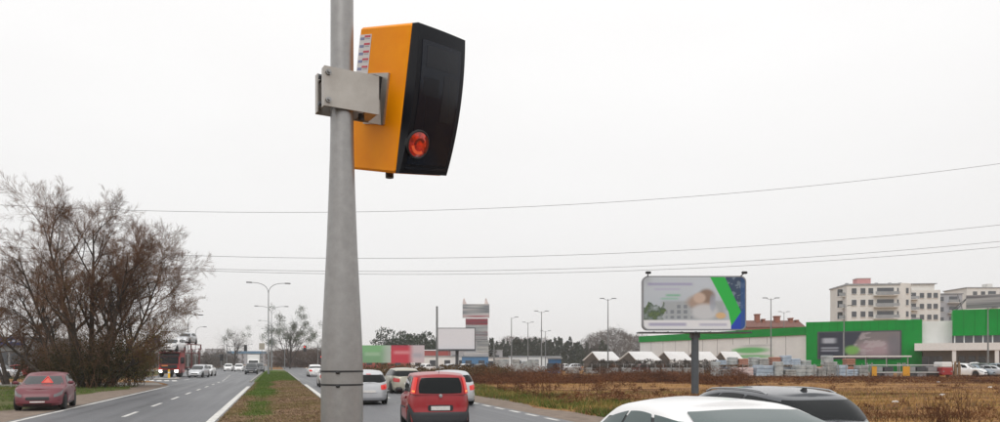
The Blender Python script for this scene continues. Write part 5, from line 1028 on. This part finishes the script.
def tubes(lines, sides):
    groups = {}
    for pts, rad in lines: groups.setdefault(len(pts), []).append((pts, rad))
    Vs, Fs, o = [], [], 0
    for k, L in groups.items():
        P = np.array([[tuple(q) for q in pts] for pts, _ in L]); Rr = np.array([r for _, r in L]); n = len(L)
        D = np.gradient(P, axis=1); D /= np.linalg.norm(D, axis=2, keepdims=True) + 1e-9; ref = np.where(np.abs(D[..., 2:3]) < .8, np.array([0, 0, 1.]), np.array([1., 0, 0])); A = np.cross(D, ref); A /= np.linalg.norm(A, axis=2, keepdims=True) + 1e-9; B_ = np.cross(D, A)
        t = np.arange(sides) * 2 * np.pi / sides; V = P[:, :, None, :] + Rr[:, :, None, None] * (A[:, :, None, :] * np.cos(t)[None, None, :, None] + B_[:, :, None, :] * np.sin(t)[None, None, :, None])
        i, j, l = np.meshgrid(np.arange(n), np.arange(k - 1), np.arange(sides), indexing='ij'); a = i * k * sides + j * sides + l; b = i * k * sides + j * sides + (l + 1) % sides
        Vs.append(V.reshape(-1, 3)); Fs.append(np.stack([a, b, b + sides, a + sides], -1).reshape(-1, 4) + o); o += V.size // 3
    return np.concatenate(Vs), np.concatenate(Fs)
def leaves(P, size, spread, rng, thin=1.0):
    n = len(P); P = P + rng.normal(0, spread, (n, 3)); a = rng.normal(0, 1, (n, 3)); a /= np.linalg.norm(a, axis=1)[:, None]; b = np.cross(a, rng.normal(0, 1, (n, 3))); b /= np.linalg.norm(b, axis=1)[:, None]; s = size * rng.uniform(.6, 1.4, n)[:, None]
    V = np.stack([P - a * s, P + b * s * .55 * thin, P + a * s, P - b * s * .55 * thin], 1).reshape(-1, 3); return V, np.arange(n * 4).reshape(-1, 4)
M_BARK = mat('bark', (.045, .037, .032), .9, col2=(.085, .07, .06), vscale=4, bump=.5, bscale=18, spec=.1); M_TWIG = mat('twigs_reddish', (.10, .055, .034), .9, col2=(.23, .130, .080), vscale=.7, spec=.1)
M_TWIGG = mat('twigs_grey', (.16, .14, .13), .9, col2=(.24, .21, .19), vscale=.5, spec=.1)
M_OLIVE = mat('autumn_leaves', (.09, .075, .022), .85, col2=(.19, .125, .045), vscale=.8, spec=.1); M_SHRUB = mat('shrub_leaves', (.022, .025, .010), .85, col2=(.085, .062, .026), vscale=1.1, spec=.1)
def bare_tree(name, label, loc, stems, spec, seed, cutoff=.03, leaf=None, mats=(M_BARK, M_TWIG), cat='tree', leaf_fn=None):
    g_ = Grower(seed); r = thing(name, label, cat, loc)
    for (d, L, rad, off) in stems: g_.branch(Vector(off), Vector(d), L, rad, 0, spec)
    thick = [l for l in g_.lines if l[1][0] > cutoff]; thin = [l for l in g_.lines if l[1][0] <= cutoff]
    V, F = tubes(thick, 7); raw_mesh('trunk', V, F, mats[0], r).data.polygons.foreach_set('use_smooth', [True] * len(F))
    V, F = tubes(thin, 3); raw_mesh('crown', V, F, mats[1], r)
    return r, g_
spec_big = [(9, .04, .02, 12, .37, 40), (6, .08, .035, 9, .45, 40), (5, .10, .045, 8, .48, 36), (3, .10, .05, 9, .52, 32), (1, .0, .0, 0, 0, 0)]
base = at(84, 53, 0)
def cw(x, y, z): v = c2w((x, y, z)); return (v.x, v.y, v.z)
stems = [(cw(-.08, 1, 0), 11.7, .22, cw(-.2, 0, 0)), (cw(.0, 1, .1), 11.2, .25, cw(.3, 0, .2)), (cw(-.40, 1, -.1), 9.4, .20, cw(-.9, 0, .2)), (cw(.16, 1, .15), 10.2, .20, cw(.6, 0, .3)), (cw(.36, 1, -.05), 9.6, .19, cw(1.0, 0, -.1)), (cw(.62, 1, .1), 8.9, .17, cw(1.4, 0, .2)),
         (cw(.1, 1, -.35), 9.4, .16, cw(.2, 0, -.4)), (cw(-.70, 1, .2), 8.8, .17, cw(-1.6, 0, .4)), (cw(.85, 1, -.1), 6.4, .14, cw(1.8, 0, .1)), (cw(.1, 1, .5), 9.6, .15, cw(.4, 0, .8)), (cw(-1.0, 1, -.1), 8.4, .14, cw(-1.8, 0, .1))]
tr1, gb = bare_tree('bare_tree', 'large bare many stemmed tree with reddish twigs behind the maroon car', base, stems, spec_big, 5)
tips = np.array([tuple(t) for t in gb.tips]); rg = np.random.default_rng(3)
pr_ = np.clip(1.0 - tips[:, 2] / 9.0, .012, 1) ** 1.6 * np.where(tips @ np.array(cw(1, 0, 0)) > 1, .85, .35); k = rg.uniform(0, 1, len(tips)) < pr_; V, F = leaves(np.repeat(tips[k], 1, 0), .045, .15, rg); raw_mesh('leaves', V, F, M_OLIVE, tr1)
spec_m = [(7, .07, .02, 10, .45, 46), (5, .12, .04, 8, .5, 42), (3, .15, .05, 7, .52, 40), (2, .15, .05, 0, 0, 0)]
bare_tree('bare_tree', 'bare tree leaning out at the left of the big many stemmed one', at(8, 60, 0), [(cw(-.15, 1, 0), 9.5, .18, (0, 0, 0)), (cw(.35, 1, .1), 8.6, .15, (.3, .2, 0)), (cw(-.5, 1, .2), 8.8, .15, (-.3, .1, 0))], spec_m, 12)
# shrubs under the tree
def shrub(px, z, w, h, label, m, seed, n=6500, size=.06, name='shrub', wild=1.0):
    rg = np.random.default_rng(seed); r = thing(name, label, 'shrub', at(px, z, 0)); u = rg.normal(0, 1, (n, 3)); u /= np.linalg.norm(u, axis=1)[:, None]; u *= rg.uniform(.25, 1, n)[:, None] ** .6
    lob = 1 + .32 * np.sin(u[:, 0] * 7 + seed) * np.cos(u[:, 1] * 6 + seed * 2) + .18 * np.sin(u[:, 2] * 11 + seed); P = u * lob[:, None] * np.array([w / 2, w / 2.4, h / 2]) + np.array([0, 0, h * .5]); P[:, 2] *= rg.uniform(.75, 1.45, len(P)); P = P[(P[:, 2] > .02) & (rg.uniform(0, 1, len(P)) < np.clip(1.25 - P[:, 2] / h, .06, 1))]
    V, F = leaves(P, size, .06, rg); V[:, 2] = np.maximum(V[:, 2], 0.0); raw_mesh('foliage', V, F, m, r); g_ = Grower(seed)
    for q in range(16): g_.branch(Vector((rg.normal(0, w * .08), rg.normal(0, w * .08), 0)), Vector((rg.normal(0, .4 * wild), rg.normal(0, .4 * wild), 1)), h * rg.uniform(.8, 1.5), .03, 0, [(5, .1, .02, 6, .4, 40), (3, .15, .04, 4, .5, 40), (2, .15, .05, 0, 0, 0)])
    V, F = tubes(g_.lines, 3); raw_mesh('stems', V, F, M_TWIG, r); return r
M_SHRUB2 = mat('shrub_russet', (.060, .040, .020), .9, col2=(.13, .085, .04), vscale=1.0, spec=.1); M_SHRUB3 = mat('shrub_olive', (.075, .075, .022), .85, col2=(.15, .125, .04), vscale=.9, spec=.1)
for i_, (px, z_, w_, h_, m_, lb) in enumerate([(36, 58, 3.6, 3.6, M_SHRUB2, 'brown thin shrub under the showroom sign side of the tree'), (66, 52.5, 3.4, 3.0, M_SHRUB, 'dark shrub right behind the maroon hatchback'), (92, 52, 3.8, 3.8, M_SHRUB, 'dark dense shrub around the tree base'), (114, 53, 3.6, 4.6, M_SHRUB, 'tall dark shrub on the road side of the tree base'), (132, 57, 3.8, 4.6, M_SHRUB3, 'olive shrub between the tree and the yellow bollard'), (140, 66, 2.6, 3.6, M_SHRUB2, 'russet shrub nearest the small blue direction sign'), (46, 72, 3.5, 2.2, M_SHRUB2, 'low brown shrub between showroom forecourt and tree'), (56, 64, 4.4, 4.2, M_SHRUB2, 'brown shrub behind the left tree stems'), (80, 62, 4.6, 4.6, M_SHRUB, 'dark shrub filling the gap behind the tree stems'), (106, 63, 4.4, 5.0, M_SHRUB2, 'tall brown shrub behind the right tree stems')]):
    shrub(px, z_, w_, h_, lb, m_, 40 + i_)
# mid and far bare trees
M_FTWIG = mat('far_twigs', (.13, .115, .105), .9, var=.2, vscale=.4, spec=.1)
def far_tree(px, z, py, w, label, seed, m=M_FTWIG, mist=0, thick=1.0, name='bare_tree'):
    h = hgt(py, z); sp = [(6, .06, .02, 9, .46, 48), (4, .12, .03, 7, .5, 44), (3, .15, .04, 6, .5, 42), (2, .2, .04, 0, 0, 0)]
    st_ = [((0, 0, 1), h * .92, .16 * thick, (0, 0, 0))] + [((math.cos(a) * w, math.sin(a) * w, 1), h * .8, .11 * thick, (0, 0, h * .12)) for a in (.4, 1.9, 3.3, 4.9)]
    r, g_ = bare_tree(name, label, at(px, z, 0), st_, sp, seed, mats=(M_BARK, m))
    if mist:
        rg = np.random.default_rng(seed); tp = np.array([tuple(t) for t in g_.tips]); cs = tp[rg.choice(len(tp), mist)]; P = np.repeat(cs, 130, 0); V, F = leaves(P, .12, .50, rg); raw_mesh('mistletoe', V, F, mat('mistletoe', (.075, .095, .055), .85, var=.25, vscale=.4, spec=.1), r)
    return r
far_tree(290, 205, 323, .52, 'grey green clumped tree beyond the reservation end', 21, mist=70, thick=1.6); far_tree(234.5, 240, 334, .34, 'slim bare tree beside the far dark signal', 22, mist=8, thick=1.3)
far_tree(318, 260, 343, .5, 'small bare tree by the steel pole at the far road', 24, mist=4); far_tree(176, 140, 343, .4, 'bare tree behind the car transporter', 25); far_tree(160, 120, 346, .4, 'bare tree behind the blue direction sign', 26)
def mass(name, label, items, m, n, size, shape, cat='woods', seed=1, thin=1.0):
    rg = np.random.default_rng(seed); Ps = []
    for (p, w, h) in items:
        t = rg.uniform(.04, 1, n); rr = (w / 2) * ((1 - t) ** .8 * .95 + .05 if shape == 'cone' else np.sqrt(np.clip(1 - (2 * t - 1.05) ** 2, 0.05, 1))) * rg.uniform(.35, 1, n) ** .5 * (1 + .25 * np.sin(t * 23 + p.x)); a = rg.uniform(0, 6.283, n)
        Ps.append(np.stack([p.x + rr * np.cos(a), p.y + rr * np.sin(a), h * t], -1))
    V, F = leaves(np.concatenate(Ps), size, size * .6, rg, thin); V[:, 2] = np.maximum(V[:, 2], 0); return tag(raw_mesh(name, V, F, m), label, cat, kind='stuff')
M_PINE = mat('far_pine', (.022, .034, .026), .9, col2=(.045, .058, .036), vscale=.25, spec=.1); M_BWOOD = mat('far_bare_wood', (.075, .05, .04), .9, col2=(.14, .10, .08), vscale=.2, spec=.1); M_GWOOD = mat('far_grey_wood', (.085, .075, .07), .9, col2=(.14, .12, .105), vscale=.2, spec=.1)
rw_ = random.Random(4)
mass('pine_wood', 'dark pine wood behind the light masts', [(at(484 + k * 2.15, rw_.uniform(290, 345), 0), rw_.uniform(4, 7), hgt(rw_.uniform(338, 346) + (4 if k > 40 else 0), 320)) for k in range(58)], M_PINE, 700, .33, 'cone')
mass('pine_wood', 'dark pine trees behind the blank billboard and banners', [(at(382 + k * 3.4, rw_.uniform(220, 260), 0), rw_.uniform(5, 8), hgt(rw_.uniform(331, 343), 240)) for k in range(17)], M_PINE, 900, .30, 'round', seed=2)
mass('bare_wood', 'brown bare treetops above the dark pine wood', [(at(505 + k * 2.6, 365, 0), rw_.uniform(7, 10), hgt(rw_.uniform(335, 343), 365)) for k in range(16)], M_BWOOD, 900, .7, 'round', seed=3, thin=.12)
mass('grey_wood', 'grey bare trees left of the rounded billboard', [(at(588 + k * 4, rw_.uniform(300, 330), 0), rw_.uniform(7, 10), hgt(328 + abs(k - 7) * 1.0 + rw_.uniform(0, 4), 315)) for k in range(15)], M_GWOOD, 1500, .8, 'round', seed=4, thin=.10)
mass('bare_hedge', 'brown bare thicket closing the far end of the road', [(at(272 + k * 2.4, rw_.uniform(235, 255), 0), rw_.uniform(4, 6), hgt(rw_.uniform(349, 352), 245)) for k in range(44)], M_BWOOD, 700, .6, 'round', seed=5, thin=.12)
mass('grey_hedge', 'grey green growth along the far left kerb', [(at(150 + k * 2.4, rw_.uniform(190, 300), 0), rw_.uniform(4, 7), hgt(rw_.uniform(352, 358), 240)) for k in range(36)], M_GWOOD, 500, .6, 'round', seed=6, thin=.14)
mass('nursery_stock', 'dark young nursery stock standing before the white canopies', [(at(592 + k * 1.9 + rw_.uniform(-1, 1), rw_.uniform(113, 121), 0), rw_.uniform(.9, 1.9), rw_.uniform(1.2, 2.3)) for k in range(80)], mat('nursery_dark', (.035, .03, .025), .9, col2=(.08, .07, .06), vscale=.8), 260, .10, 'round', 'plants', seed=7)
mass('yard_scrub', 'brown scrub between the banners and the wrapped pallets', [(at(350 + k * 2.2 + rw_.uniform(-1, 1), rw_.uniform(70, 108), 0), rw_.uniform(1.5, 2.6), rw_.uniform(.7, 1.7)) for k in range(72)], M_SHRUB2, 240, .10, 'round', 'plants', seed=8)
# dead weeds beside the road
def dry_weed(px, z, h, label, seed, n=16):
    r = thing('dry_weed', label, 'weed', at(px, z, 0)); g_ = Grower(seed); rr = random.Random(seed)
    for q in range(n): g_.branch(Vector((rr.gauss(0, .16), rr.gauss(0, .16), 0)), Vector((rr.gauss(0, .14), rr.gauss(0, .14), 1)), h * rr.uniform(.6, 1.15), .008, 0, [(5, .04, .03, 4, .20, 26), (2, .10, .06, 2, .45, 34), (1, .1, .05, 0, 0, 0)])
    V, F = tubes(g_.lines, 3); raw_mesh('stalks', V, F, M_BRAMBLE, r)
dry_weed(945, 16, .95, 'clump of bare dead stalks in the field right of the estate car', 61); dry_weed(960, 17, 1.05, 'taller bare stalks beside the dead clump in the field', 62); dry_weed(938, 18, .85, 'small bare stalk clump left of the taller dead stalks', 63)
dry_weed(886, 19, .6, 'low weedy clump in the field beyond the estate car roof', 64, 10)
dry_weed(544, 36, 1.0, 'rusty dead stalks in the green verge weeds', 65, 22); dry_weed(523, 42, .8, 'single dead stem clump nearest the silver car', 66, 8); dry_weed(575, 38, .9, 'thin dead stalks between verge and field', 67, 8); dry_weed(600, 34, .85, 'dead stalks standing just before the white saloon roof', 68, 10)
for k, (px, z_) in enumerate([(895, 33), (942, 40), (938, 66), (990, 52)]):
    q = MB(); q.prism([(-.14, -.05), (.02, -.09), (.16, -.02), (.10, .08), (-.08, .07)], at(px, z_, .05), (CT, -ST, 0), (.05, .1, .35), (0, 0, 1), .03); tag(q.build('litter_scrap', M_WHITE), 'pale scrap of litter lying in the dry field', 'litter', 'pale litter scraps in the field')

# ------------------------------------------------------------------ overhead cables
M_WIRE = mat('cable_grey', (.16, .16, .165), .6); WZ = 60.
wires = [([(0, 205), (130, 209.5), (340, 213), (500, 208.5), (700, 194.5), (1000, 164)], 'topmost overhead cable crossing the road'), ([(200, 255.5), (360, 259), (600, 253.5), (1000, 225)], 'second overhead cable, below the topmost one'), ([(200, 268), (340, 272.5), (600, 267), (1000, 241.5)], 'upper cable of the lowest close pair'), ([(200, 270), (340, 275), (600, 271), (1000, 247)], 'lower cable of the lowest close pair')]
PL, PR = -190, 1230; wh = []
for pts, lb in wires:
    c = np.polyfit([p[0] for p in pts], [p[1] for p in pts], 2); xs = np.linspace(PL, PR, 70); P = [at(x, WZ, hgt(np.polyval(c, x), WZ)) for x in xs]; wh.append((P[0].z, P[-1].z)); o0 = P[0].copy()
    w_ = MB(); w_.tube([p - o0 for p in P], .016, 5); o = w_.build('overhead_cable', M_WIRE); o.location = o0; tag(o, lb, 'cable', 'overhead cables')
for px, i_, lb in ((PL, 0, 'concrete cable pole left of the bare tree'), (PR, 1, 'tall concrete cable pole beyond the store car park')):
    r = thing('cable_pole', lb, 'pole', at(px, WZ, 0), -THETA); top = max(w[i_] for w in wh) + .35; MB().lathe([(.28, 0), (.16, top)], 12).build('shaft', M_KERB, r, smooth=True)
    for w in wh: a_ = MB().box((0, .0, w[i_] - .16), (.16, 1.2, .12)).build('cross_arm', M_STEEL, r); MB().lathe([(.05, -.1), (.07, -.05), (.05, 0)], 10, c=(0, 0, w[i_])).build('insulator', M_STEEL, a_)

# ------------------------------------------------------------------ haze
hz = MB(); hz.box((0, 0, 16.5), (3400, 3400, 35)); ho = hz.build('haze', bpy.data.materials.new('haze_air')); m = ho.data.materials[0]; m.use_nodes = True; nt = m.node_tree; nt.nodes.clear()
out = nt.nodes.new('ShaderNodeOutputMaterial'); pv = nt.nodes.new('ShaderNodeVolumePrincipled'); pv.inputs['Color'].default_value = (.93, .94, .96, 1); pv.inputs['Density'].default_value = 0.0003; pv.inputs['Anisotropy'].default_value = 0.0
nt.links.new(pv.outputs['Volume'], out.inputs['Volume']); tag(ho, 'thin pale autumn haze in the air', 'haze', kind='stuff')
